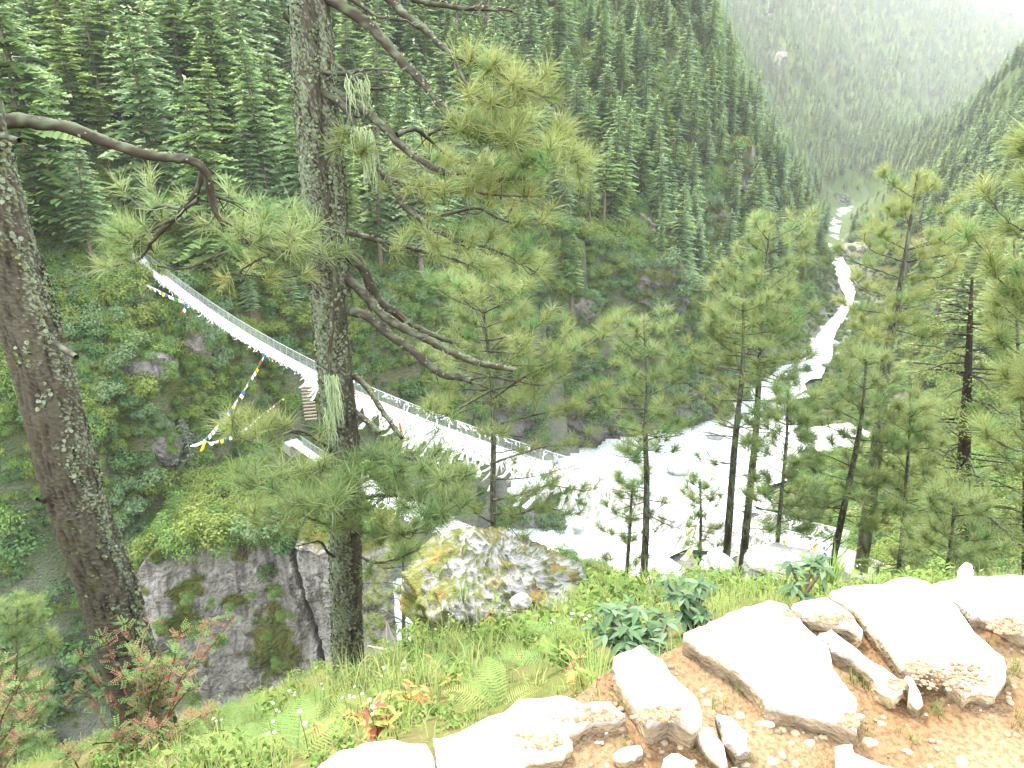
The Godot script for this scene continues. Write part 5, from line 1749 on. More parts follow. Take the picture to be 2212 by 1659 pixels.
func stone_mesh(seed_: int, seg: int) -> ArrayMesh:
	var n := FastNoiseLite.new()
	n.seed = seed_
	n.frequency = 0.9
	var b := MB.new()
	var w := seg * 2 + 1
	for j in seg + 1:
		for i in w:
			var th := PI * j / seg
			var ph := TAU * i / (w - 1)
			var d := Vector3(sin(th) * cos(ph), cos(th), sin(th) * sin(ph))
			b.vert(d * (1.0 + 0.55 * n.get_noise_3dv(d)), d, Color.WHITE)
	b.grid(w, seg + 1)
	return b.commit(M.stone_any)

func grass_mesh(seed_: int, blades: int, len: float, wide: float, spread := 0.3) -> ArrayMesh:
	var r := RandomNumberGenerator.new()
	r.seed = seed_
	var b := MB.new()
	for k in blades:
		var a := r.randf() * TAU
		var d := Vector3(cos(a), 0, sin(a))
		var s := Vector3(-d.z, 0, d.x) * wide * 0.5
		var p := d * r.randf() * len * spread
		var l := len * r.randf_range(0.5, 1.15)
		var lean := r.randf_range(0.1, 0.9)
		var q := p + Vector3.UP * l * 0.55 + d * l * lean * 0.3
		var e := p + Vector3.UP * l * (1.0 - 0.45 * lean) + d * l * lean * 0.9
		var tone := r.randf_range(0.8, 1.2)
		var col := Color(tone, tone, tone)
		var nn := (Vector3.UP * 0.6 + d * 0.2 + s.cross(Vector3.UP).normalized() * 0.3).normalized()
		b.quad(p - s, p + s, q + s * 0.85, q - s * 0.85, nn, col)
		b.tri(q - s * 0.85, q + s * 0.85, e, nn, col)
	return b.commit(M.leaf)

func leaf_mesh(len: float, wide: float, col: Color, fold := 0.25) -> ArrayMesh:   # one leaf along +Z, folded at its midrib
	var b := MB.new()
	var n := 5
	for sd in [-1.0, 1.0]:
		for k in n:
			var f0 := float(k) / n
			var f1 := float(k + 1) / n
			var w0: float = wide * 0.5 * sin(PI * pow(f0, 0.8)) * sd
			var w1: float = wide * 0.5 * sin(PI * pow(f1, 0.8)) * sd
			var y0 := -len * 0.35 * f0 * f0
			var y1 := -len * 0.35 * f1 * f1
			var a := Vector3(0, y0, len * f0)
			var c := Vector3(0, y1, len * f1)
			var d := Vector3(w1, y1 + absf(w1) * fold, len * f1)
			var e := Vector3(w0, y0 + absf(w0) * fold, len * f0)
			var nn := Vector3(-fold * sd, 1, 0.4).normalized()
			if k == n - 1:
				b.tri(a, c, e, nn, col)
			elif k == 0:
				b.tri(a, c, d, nn, col)
			else:
				b.quad(a, c, d, e, nn, col)
	return b.commit(M.gloss)

func frond_mesh(seed_: int, len: float, col: Color) -> ArrayMesh:
	var r := RandomNumberGenerator.new()
	r.seed = seed_
	var b := MB.new()
	var n := 20
	var at_ := func(f: float) -> Vector3:
		return Vector3(0, len * (0.75 * f - 0.62 * f * f), len * 0.9 * f)
	for k in n:
		var f := 0.12 + 0.88 * k / n
		var p: Vector3 = at_.call(f)
		var q: Vector3 = at_.call(f + 0.06)
		var d := (q - p).normalized()
		var l := len * 0.22 * sin(PI * pow(1.0 - f * 0.97, 1.3)) + 0.008
		for sd in [-1.0, 1.0]:
			var e: Vector3 = p + Vector3(sd * l, -l * 0.12, 0) + d * l * 0.35
			var w := d * minf(len * 0.013, 0.006)
			var nn := Vector3(0, 1, -d.y + 0.2).normalized()
			b.tri(p - w, p + w, e, nn, col * r.randf_range(0.85, 1.15))
			b.tri(p + w * 0.4, e, p + w * 1.2 + (e - p) * 0.5, nn, col * r.randf_range(0.8, 1.1))
	var rachis := PackedVector3Array()
	for k in 6:
		rachis.append(at_.call(k / 5.0))
	b.tube(rachis, PackedFloat32Array([0.003, 0.003, 0.0025, 0.002, 0.0015, 0.001]), 3, col * 0.9)
	return b.commit(M.leaf)

func meadow_hit(x: float, y: float) -> Vector3:    # where a line of sight meets the slope
	var d := ray(x, y)
	var t := 1.2
	for k in 400:
		var p := EYE + d * t
		if beyond(p.x, p.z) > 0.0 and p.y < near_y(p.x, p.z):
			return p
		if t > 40.0:
			break
		t += 0.04
	return EYE + d * 8.0

func build_meadow() -> void:
	# grass
	var kinds := [grass_mesh(42, 16, 0.30, 0.007), grass_mesh(43, 14, 0.24, 0.009), grass_mesh(44, 18, 0.36, 0.005), grass_mesh(45, 10, 0.2, 0.014, 0.5)]
	for q in 4:
		var where := []
		var cols := []
		for k in [4200, 3600, 2600, 2600][q]:
			var s := 0.0 + 13.0 * pow(rng.randf(), 1.35)
			var a := rr(-9.0, 13.0) if s > 2.5 else rr(-4.0, 5.0)
			var p := slope_at(s, a)
			var v := seen_at(p)
			if v.z < 0.5 or v.x < -120 or v.x > 2330 or v.y > 1800:
				continue
			var nz := noise.get_noise_2d(p.x * 0.7 + q * 9.0, p.z * 0.7)
			if nz + rr(-0.3, 0.5) < -0.05:
				continue
			var sc := rr(0.6, 1.2) * lerpf(0.32, 1.0, smoothstep(0.0, 2.6, s)) * lerpf(0.5, 1.0, smoothstep(-2.4, -0.8, p.x))
			where.append(Transform3D(Basis(Vector3.UP, rng.randf() * TAU).scaled(Vector3(sc, sc * rr(0.8, 1.2), sc)), p - Vector3.UP * 0.02))
			var g := Color(0.10, 0.16, 0.035).lerp(Color(0.18, 0.23, 0.06), rng.randf())
			g = g.lerp(Color(0.30, 0.27, 0.12), clampf(nz * 0.8 + rr(-0.3, 0.4), 0, 0.7))
			cols.append(g)
		var o := swarm("meadow_grass", kinds[q], where, cols)
		tag(o, "bright green and straw-coloured grass covering the slope", "grass")
	# low herbs between the grass
	var herb := bush_mesh(51, 0.34, 190, 0.028, Color(0.08, 0.145, 0.03), Color(0.17, 0.23, 0.055))
	var where := []
	for k in 900:
		var s := 0.3 + 11.0 * pow(rng.randf(), 1.2)
		var a := rr(-7.0, 11.0) if s > 2.5 else rr(-3.0, 4.0)
		var p := slope_at(s, a)
		if noise.get_noise_2d(p.x * 0.9 + 30.0, p.z * 0.9) < -0.05:
			continue
		var sc := rr(0.5, 1.2) * lerpf(0.35, 1.0, smoothstep(0.0, 2.2, s)) * lerpf(0.5, 1.0, smoothstep(-2.4, -0.8, p.x))
		where.append(Transform3D(Basis(Vector3.UP, rng.randf() * TAU).scaled(Vector3.ONE * sc), p - Vector3.UP * 0.03))
	tag(swarm("herbs", herb, where, []), "low leafy herbs growing among the meadow grass", "herbs")
	# ferns
	var fronds := [frond_mesh(81, 0.30, Color(0.12, 0.19, 0.055)), frond_mesh(82, 0.27, Color(0.15, 0.21, 0.06)), frond_mesh(83, 0.24, Color(0.2, 0.22, 0.07))]
	var spots := [[1100, 1450], [1040, 1500], [1080, 1530], [900, 1480], [960, 1460], [660, 1580], [620, 1560], [580, 1610], [540, 1580], [500, 1620], [700, 1560], [740, 1590], [480, 1580], [440, 1640], [1150, 1400], [1240, 1350], [1160, 1350], [1200, 1440], [1000, 1440], [1300, 1310], [640, 1640], [560, 1645], [820, 1530], [1220, 1390], [1390, 1280]]
	for k in spots.size():
		var p := meadow_hit(spots[k][0], spots[k][1])
		var near: String = "on the slope left of the trail stones" if spots[k][0] < 780 else ("below the mossy boulder" if spots[k][1] < 1420 else "in the middle of the meadow")
		var f := thing("fern", "light green fern with feathery arching fronds " + near, "fern", p - Vector3.UP * 0.02, "ferns in the meadow")
		var n := 6 + rng.randi() % 3
		for m in n:
			var sc := rr(0.65, 1.1)
			part("frond", fronds[rng.randi() % 3], f, Transform3D(Basis(Vector3.UP, TAU * m / n + rr(-0.3, 0.3)).scaled(Vector3.ONE * sc), Vector3.ZERO))
	# plants with turned leaves
	var hues := [Color(0.42, 0.17, 0.06), Color(0.5, 0.30, 0.08), Color(0.35, 0.09, 0.06), Color(0.2, 0.24, 0.06), Color(0.30, 0.30, 0.08)]
	var lv := []
	for c in hues:
		lv.append(leaf_mesh(0.075, 0.02, c))
	for a in [[950, 1475, 0.9, 0.75, "orange and red plant in the middle of the meadow"], [985, 1500, 0.9, 0.7, "reddish plant close beside the orange one in the meadow"], [890, 1540, 0.9, 0.5, "yellowing plant left of the orange plant"], [830, 1590, 1.0, 0.6, "orange-leaved plant just above the ragged white slab"], [760, 1580, 0.9, 0.3, "green and rust plant above the leftmost trail stone"], [1090, 1370, 1.1, 0.45, "brown-speckled plant below the mossy boulder"], [1060, 1350, 1.0, 0.4, "withering plant under the boulder's right half"], [1265, 1490, 0.8, 0.35, "yellow-green strappy plant left of the tilted block"], [1120, 1440, 0.8, 0.5, "small red-tipped plant between the ferns"], [1700, 1270, 1.0, 0.3, "rust-tipped plant behind the big middle slab"], [700, 1610, 0.8, 0.55, "reddish plant at the left end of the trail stones"]]:
		var p := meadow_hit(a[0], a[1])
		var o := thing("turning_plant", a[4], "plant", p - Vector3.UP * 0.02)
		var b := MB.new()
		var stems := []
		for k in 5:
			var d := Vector3(rr(-1, 1), 2.2, rr(-1, 1)).normalized()
			var l: float = 0.2 * a[2] * rr(0.6, 1.1)
			b.tube(PackedVector3Array([Vector3.ZERO, d * l * 0.5, d * l + Vector3(rr(-0.02, 0.02), 0, rr(-0.02, 0.02))]), PackedFloat32Array([0.004, 0.003, 0.002]), 4, Color(0.25, 0.14, 0.07))
			stems.append(d * l)
		part("stem", b.commit(M.wood), o)
		for k in 46:
			var e: Vector3 = stems[k % 5] * rr(0.25, 1.02)
			var hue: int = rng.randi() % 3 if rng.randf() < a[3] else 3 + rng.randi() % 2
			part("leaf", lv[hue], o, Transform3D(Basis.from_euler(Vector3(rr(-0.6, 0.5), rng.randf() * TAU, rr(-0.3, 0.3))).scaled(Vector3.ONE * rr(0.6, 1.15) * a[2]), e))
	# rhododendrons with big leathery leaves
	var rl := [leaf_mesh(0.076, 0.024, Color(0.055, 0.10, 0.045)), leaf_mesh(0.070, 0.022, Color(0.075, 0.13, 0.06)), leaf_mesh(0.064, 0.021, Color(0.11, 0.16, 0.09))]
	for a in [[1345, 1425, 0.27, 16, 0.14, "dark leathery-leaved shrub directly behind the tilted block"], [1490, 1365, 0.26, 11, 0.12, "leathery-leaved shrub with a bare stem behind the big middle slab"], [1410, 1425, 0.12, 6, 0.10, "low pale-leaved rhododendron shoot between the two dark shrubs"], [1735, 1290, 0.16, 5, 0.08, "slim leafy shoot behind the flat wedged stone"]]:
		var p := meadow_hit(a[0], a[1])
		if a[1] < 1300:
			p = PY(a[0], a[1], -0.15)
		var o := thing("leathery_shrub", a[5], "shrub", p - Vector3.UP * 0.03)
		var b := MB.new()
		var tips := []
		for k in a[3]:
			var an: float = TAU * k / a[3] + rr(-0.4, 0.4)
			var f := sqrt(rng.randf())
			var tip := Vector3(cos(an) * a[4] * f, a[2] * rr(0.45, 1.0), sin(an) * a[4] * f)
			b.tube(PackedVector3Array([Vector3(rr(-0.02, 0.02), 0, rr(-0.02, 0.02)), tip * 0.5 - Vector3(tip.x, 0, tip.z) * 0.15, tip]), PackedFloat32Array([0.009, 0.007, 0.005]), 5, Color(0.14, 0.10, 0.07))
			tips.append(tip)
		part("stem", b.commit(M.wood), o)
		for tip in tips:
			var n := 9 + rng.randi() % 4
			for m in n:
				var tilt := rr(-0.55, 0.35)
				part("leaf", rl[rng.randi() % 3], o, Transform3D(Basis.from_euler(Vector3(tilt, TAU * m / n + rr(-0.25, 0.25), 0)).scaled(Vector3.ONE * rr(0.7, 1.1)), tip + Vector3.UP * rr(-0.03, 0.015)))
	# white flower heads
	var fb := MB.new()
	for k in 26:
		var an := k * 2.4
		var d := 0.006 * sqrt(float(k))
		var c := Vector3(cos(an) * d, 0.2 + rr(-0.004, 0.006), sin(an) * d)
		for m in 3:
			var t := m * TAU / 3.0 + an
			fb.tri(c, c + Vector3(cos(t), 0.2, sin(t)) * 0.008, c + Vector3(cos(t + 1.2), 0.25, sin(t + 1.2)) * 0.008, Vector3.UP, Color(0.8, 0.8, 0.76))
	var flower_head := fb.commit(M.leaf)
	fb = MB.new()
	fb.tube(PackedVector3Array([Vector3(0.02, -0.05, 0), Vector3(0.01, 0.1, 0), Vector3(0, 0.2, 0)]), PackedFloat32Array([0.002, 0.002, 0.0015]), 3, Color(0.13, 0.17, 0.05))
	var flower_stem := fb.commit(M.wood)
	var fl := [[1080, 1585], [1060, 1600], [1010, 1620]]
	for a in [[595, 1640], [660, 1630], [480, 1600], [750, 1560], [780, 1545], [805, 1600], [640, 1540], [700, 1520], [880, 1460], [900, 1420], [960, 1390], [990, 1350], [1080, 1330], [975, 1345], [1230, 1380], [1260, 1400], [1190, 1385], [1440, 1275], [1550, 1235], [1640, 1260], [1790, 1250], [1770, 1245], [1680, 1240], [1850, 1240], [1650, 1220], [600, 1580], [870, 1490], [830, 1500]]:
		var p := meadow_hit(a[0], a[1] + 10)
		var o := thing("white_flower", "small flat white flower head on a thin stalk in the meadow", "flower", p, "white flowers dotted over the meadow")
		part("stalk", flower_stem, o)
		for m in 3:
			part("flower_head", flower_head, o, Transform3D(Basis(Vector3.UP, rng.randf() * TAU).scaled(Vector3.ONE * rr(0.16, 0.28)), Vector3(rr(-0.025, 0.025), rr(0.11, 0.16), rr(-0.025, 0.025))))
	# tall grass tuft under the slanting pine, and others at the slope's brow
	var tuft := grass_mesh(46, 60, 0.55, 0.008, 0.25)
	for a in [[1800, 1235, 0.34, "bright green arching grass tuft at the foot of the slanting pine"], [1890, 1255, 0.22, "smaller grass tuft just behind the biggest slab"], [1960, 1262, 0.18, "grass tuft right of the slanting pine's tuft, behind the slab"], [1590, 1245, 0.45, "grass tuft on the brow below the two close-set pines"], [1420, 1255, 0.5, "straw-green grass tuft beside the slim dark pine's foot"], [1000, 1290, 0.6, "yellow-green grass tuft against the mossy boulder"], [1285, 1500, 0.42, "lush grass tuft left of the tilted block"]]:
		var p := meadow_hit(a[0], a[1]) if a[0] < 1700 else PY(a[0], a[1], -0.25)
		var o := part("grass_tuft", tuft, self, Transform3D(Basis(Vector3.UP, rng.randf() * TAU).scaled(Vector3.ONE * a[2]), p - Vector3.UP * 0.03))
		o.material_override = M.tuft
		tag(o, a[3], "grass tuft")
	# the mossy boulder
	boulder("large boulder crusted with yellow moss and white lichen on the brow of the meadow", "mossy_boulder", PZ(1072, 1290, -7.6), Vector3(1.02, 0.70, 0.9), 90, M.boulder, true)
	boulder("small bare pale stone at the foot of the mossy boulder", "boulder", meadow_hit(1125, 1300), Vector3(0.11, 0.08, 0.1), 20, M.grey, false)
	boulder("low grey boulder in the grass below the two close-set pines", "boulder", PZ(1690, 1222, -8.2), Vector3(0.5, 0.18, 0.4), 26, M.grey, false)
	boulder("grey weathered boulder behind the grass, left of the two close-set pines", "boulder", PZ(1550, 1228, -8.2), Vector3(0.22, 0.2, 0.25), 26, M.grey, false)
	boulder("small white pointed stone standing behind the right-hand slab", "boulder", PY(2085, 1240, -0.02), Vector3(0.022, 0.045, 0.02), 16, M.slab, false)
	# a dead stump by the tall trunk
	var st := thing("dead_stump", "bleached splintered stump beside the foot of the tall pine", "stump", meadow_hit(848, 1420))
	var b := MB.new()
	for k in 7:
		var a := rng.randf() * TAU
		var d := Vector3(cos(a), rr(0.0, 0.5), sin(a)).normalized()
		b.tube(PackedVector3Array([Vector3(0, 0.05, 0), d * 0.14 + Vector3.UP * 0.04, d * rr(0.2, 0.4)]), PackedFloat32Array([0.035, 0.022, 0.006]), 6, Color(0.36, 0.31, 0.27))
	part("root", b.commit(M.wood), st)
	b = MB.new()
	b.tube(PackedVector3Array([Vector3(0, -0.1, 0), Vector3(0.01, 0.15, 0), Vector3(-0.02, 0.34, 0.02), Vector3(-0.03, 0.5, 0.02)]), PackedFloat32Array([0.07, 0.055, 0.035, 0.008]), 9, Color(0.42, 0.39, 0.36))
	part("trunk", b.commit(M.wood), st)
	# thorny shrubs in the bottom left corner
	rose("thorny rose shrub with small reddish leaves round the foot of the leaning trunk", PZ(320, 1640, -3.2), 0.62, 30, 0.62, Vector3(0.1, 1, -0.2))
	rose("thorny shrub with red and green leaves in the bottom left corner", PZ(-10, 1720, -3.0), 0.75, 22, 0.5, Vector3(0.15, 1, 0))
	rose("single upright red thorny shoot left of the leaning trunk's foot", PZ(178, 1700, -2.9), 0.36, 2, 0.12, Vector3(0.0, 1, 0))

func rose(label: String, p: Vector3, tall: float, canes: int, wide: float, up: Vector3) -> void:
	var o := thing("thorny_shrub", label, "shrub", p)
	var lm := MB.new()
	var b := MB.new()
	for k in canes:
		var a := rng.randf() * TAU
		var f := rng.randf()
		var tip := up.normalized() * tall * rr(0.55, 1.05) + Vector3(cos(a), 0, sin(a)) * wide * f
		var path := catmull(PackedVector3Array([Vector3(rr(-0.05, 0.05), 0, rr(-0.05, 0.05)), tip * 0.45 + Vector3(rr(-0.06, 0.06), 0.06, rr(-0.06, 0.06)), tip * 0.8 + Vector3(rr(-0.04, 0.04), 0.03, rr(-0.04, 0.04)), tip]), 4)
		var rad := PackedFloat32Array()
		for m in path.size():
			rad.append(lerpf(0.006, 0.0022, float(m) / (path.size() - 1)))
		var red := Color(0.13, 0.045, 0.03) if rng.randf() < 0.5 else Color(0.22, 0.17, 0.13)
		b.tube(path, rad, 4, red)
		for m in range(2, path.size()):
			for e in 3:
				var d := Vector3(rr(-1, 1), rr(-0.2, 0.8), rr(-1, 1)).normalized()
				var q := path[m] + d * 0.012
				b.tri(path[m] - Vector3.UP * 0.003, path[m] + Vector3.UP * 0.003, path[m] + d * 0.016, Vector3.UP, red)
				if rng.randf() < 0.85:
					var hue := Color(0.10, 0.16, 0.045) if rng.randf() < 0.55 else (Color(0.17, 0.075, 0.05) if rng.randf() < 0.6 else Color(0.18, 0.12, 0.06))
					var side := d.cross(Vector3.UP).normalized()
					for g in 5:
						var c := path[m] + d * (0.02 + 0.012 * g)
						for sd in [-1.0, 1.0]:
							var s: Vector3 = side * sd * 0.017 + d * 0.006
							lm.quad(c, c + s * 0.5 + d * 0.005, c + s, c + s * 0.5 - d * 0.005, Vector3(rr(-0.3, 0.3), 1, rr(-0.3, 0.3)).normalized(), hue * rr(0.8, 1.2))
	part("canes", b.commit(M.wood), o)
	var l := part("leaves", lm.commit(M.leaf), o)
	l.set_meta("kind", "stuff")

func boulder(label: String, called: String, p: Vector3, size: Vector3, seg: int, m: Material, moss: bool) -> MeshInstance3D:
	var b := MB.new()
	var w := seg * 2 + 1
	var sd := rng.randf() * 100.0
	for j in seg + 1:
		for i in w:
			var th := PI * j / seg
			var ph := TAU * i / (w - 1)
			var d := Vector3(sin(th) * cos(ph), cos(th), sin(th) * sin(ph))
			var o := Vector3(sd, 0, 0)
			var r := 1.0 + 0.35 * noise.get_noise_3dv(d * 0.9 + o) + 0.10 * noise_ridge.get_noise_3dv(d * 2.2 + o) + 0.04 * noise.get_noise_3dv(d * 9.0 + o)
			if moss:
				r += 0.25 * maxf(0.0, -d.y)
			var q := d * r * size
			var col := Color.WHITE
			if moss:
				var g := noise.get_noise_3dv(q * 2.3 + o)
				var fine := noise.get_noise_3dv(q * 12.0 + o) + 0.6 * noise_ridge.get_noise_3dv(q * 9.0 + o)
				col = Color(0.36, 0.345, 0.33).lerp(Color(0.12, 0.11, 0.10), clampf(-fine * 2.2, 0, 1))
				var ms := Color(0.20, 0.19, 0.03).lerp(Color(0.10, 0.12, 0.02), clampf(fine + 0.5, 0, 1))
				if g > 0.28:
					ms = ms.lerp(Color(0.26, 0.15, 0.05), 0.5)
				var share := smoothstep(-0.1, 0.12, g - 0.22 + fine * 1.1 - 0.3 * (d.y - 0.75) - 0.3 * d.x)
				col = col.lerp(ms, share * 0.92)
				q += d * 0.03 * share * (1.0 + fine)
			b.vert(q, d, col)
	b.grid(w, seg + 1)
	b.smooth()
	var o2 := part(called, b.commit(m), self, Transform3D(Basis(), p))
	tag(o2, label, "boulder")
	return o2

# ---------------------------------------------------------------- the bridges
func cloth_strip(seed_: int, len: float, wide: float, curl: float) -> ArrayMesh:   # hangs from the origin along -Y
	var r := RandomNumberGenerator.new()
	r.seed = seed_
	var b := MB.new()
	var n := 7
	var ph := r.randf() * TAU
	for k in n + 1:
		var f := float(k) / n
		var w := wide * (0.45 + 0.55 * f) * 0.5
		var off := Vector3(curl * f * f * len + 0.06 * sin(ph + f * 5.0), -len * f * (1.0 - 0.4 * curl * f), 0.10 * sin(ph * 2.0 + f * 6.0) * len)
		var tw := 0.7 * sin(ph + f * 3.0)
		var side := Vector3(cos(tw), 0.15 * sin(f * 9.0), sin(tw)) * w
		for s in 3:
			b.vert(off + side * (s - 1.0) + Vector3(0, 0, 0.04 if s == 1 else 0.0), Vector3.BACK, Color.WHITE)
	b.grid(3, n + 1, true)
	b.smooth()
	return b.commit(M.cloth)

func flag_string(label: String, pts: PackedVector3Array, size: float, gap: float, pale: float) -> void:
	var o := thing("prayer_flag_string", label, "prayer flags", Vector3.ZERO)
	var p := catmull(pts, 8)
	var b := MB.new()
	var rad := PackedFloat32Array()
	rad.resize(p.size())
	rad.fill(0.012)
	b.tube(p, rad, 3, Color(0.5, 0.48, 0.44))
	part("cord", b.commit(M.wood), o)
	var hues := [Color(0.06, 0.12, 0.45), Color(0.8, 0.8, 0.8), Color(0.55, 0.05, 0.05), Color(0.05, 0.26, 0.08), Color(0.7, 0.5, 0.04)]
	var k := 0
	var left := 0.0
	var n := 0
	while k < p.size() - 1 and n < 120:
		var seg := p[k + 1] - p[k]
		var l := seg.length()
		while left < l and n < 120:
			var q := p[k] + seg * (left / l)
			var f := MB.new()
			var along := seg.normalized() * size * 0.5
			var down := (Vector3.DOWN + Vector3(rr(-0.5, 0.5), 0, rr(-0.5, 0.5))).normalized() * size * rr(0.8, 1.3)
			var col: Color = hues[n % 5]
			if rng.randf() < pale:
				col = Color(0.8, 0.79, 0.77)
			var nn := along.cross(down).normalized()
			var bulge := nn * size * rr(-0.2, 0.2)
			f.quad(q - along, q + along, q + along * 0.95 + down * 0.5 + bulge, q - along * 0.95 + down * 0.5 + bulge, nn, col)
			f.quad(q - along * 0.95 + down * 0.5 + bulge, q + along * 0.95 + down * 0.5 + bulge, q + along * 0.9 + down, q - along * 0.9 + down, nn, col)
			part("flag", f.commit(M.cloth_any), o)
			n += 1
			left += gap
		left -= l
		k += 1

func span(f: float, a: Vector3, b: Vector3, sag: float) -> Vector3:
	return a.lerp(b, f) + Vector3.DOWN * sag * 4.0 * f * (1.0 - f)

func bridge(called: String, label: String, a: Vector3, b: Vector3, sag: float, wide: float, posts: int) -> Node3D:
	var o := thing(called, label, "suspension bridge")
	var side := (b - a).cross(Vector3.UP).normalized() * wide * 0.5
	var n := 80
	var len := a.distance_to(b)
	for s in [-1.0, 1.0]:
		for lv in [0.0, 1.15]:
			var m := MB.new()
			var pts := PackedVector3Array()
			var rad := PackedFloat32Array()
			for k in n + 1:
				pts.append(span(float(k) / n, a, b, sag) + side * s * (1.0 if lv == 0.0 else 1.12) + Vector3.UP * lv)
				rad.append(0.028)
			m.tube(pts, rad, 5, Color(0.35, 0.36, 0.36))
			part("deck_cable" if lv == 0.0 else "handrail_cable", m.commit(M.wood), o)
		# wire netting between deck and handrail
		var net := MB.new()
		var cells := int(len / 0.22)
		for k in cells:
			for d in [0, 1]:
				var f0 := clampf((k + (0 if d == 0 else 5)) / float(cells), 0, 1)
				var f1 := clampf((k + (5 if d == 0 else 0)) / float(cells), 0, 1)
				var p0: Vector3 = span(f0, a, b, sag) + side * s
				var p1: Vector3 = span(f1, a, b, sag) + side * s * 1.12 + Vector3.UP * 1.15
				net.tube(PackedVector3Array([p0, p1]), PackedFloat32Array([0.006, 0.006]), 3, Color(0.42, 0.44, 0.43))
		part("wire_netting", net.commit(M.wood), o)
		for k in posts:
			var p: Vector3 = span((k + 0.5) / posts, a, b, sag) + side * s
			var m := MB.new()
			m.tube(PackedVector3Array([Vector3(0, -0.1, 0), side * s * 0.12 + Vector3.UP * 1.15]), PackedFloat32Array([0.014, 0.014]), 4, Color(0.38, 0.39, 0.39))
			part("suspender", m.commit(M.wood), o, Transform3D(Basis(), p))
	# the walkway of narrow steel panels
	var panel := MB.new()
	panel.box(Transform3D(), Vector3(wide, 0.05, len / 90.0 * 0.96), Color(0.5, 0.5, 0.49))
	var pm := panel.commit(M.wood)
	for k in 90:
		var p := span((k + 0.5) / 90.0, a, b, sag)
		var q := span((k + 1.0) / 90.0, a, b, sag)
		var z := (q - p).normalized()
		var x := side.normalized()
		part("walkway_panel", pm, o, Transform3D(Basis(x, z.cross(x), z), p + Vector3.UP * 0.02))
	# concrete anchors at both ends
	for e in [a, b]:
		var m := MB.new()
		var dir: Vector3 = ((b - a) * Vector3(1, 0, 1)).normalized() * (1.0 if e == b else -1.0)
		m.box(Transform3D(Basis(side.normalized(), Vector3.UP, side.normalized().cross(Vector3.UP)), e + dir * 1.1 + Vector3.DOWN * 0.9), Vector3(wide + 0.8, 1.6, 2.2), Color(0.22, 0.21, 0.19))
		part("anchor_block", m.commit(M.wood), o)
	return o

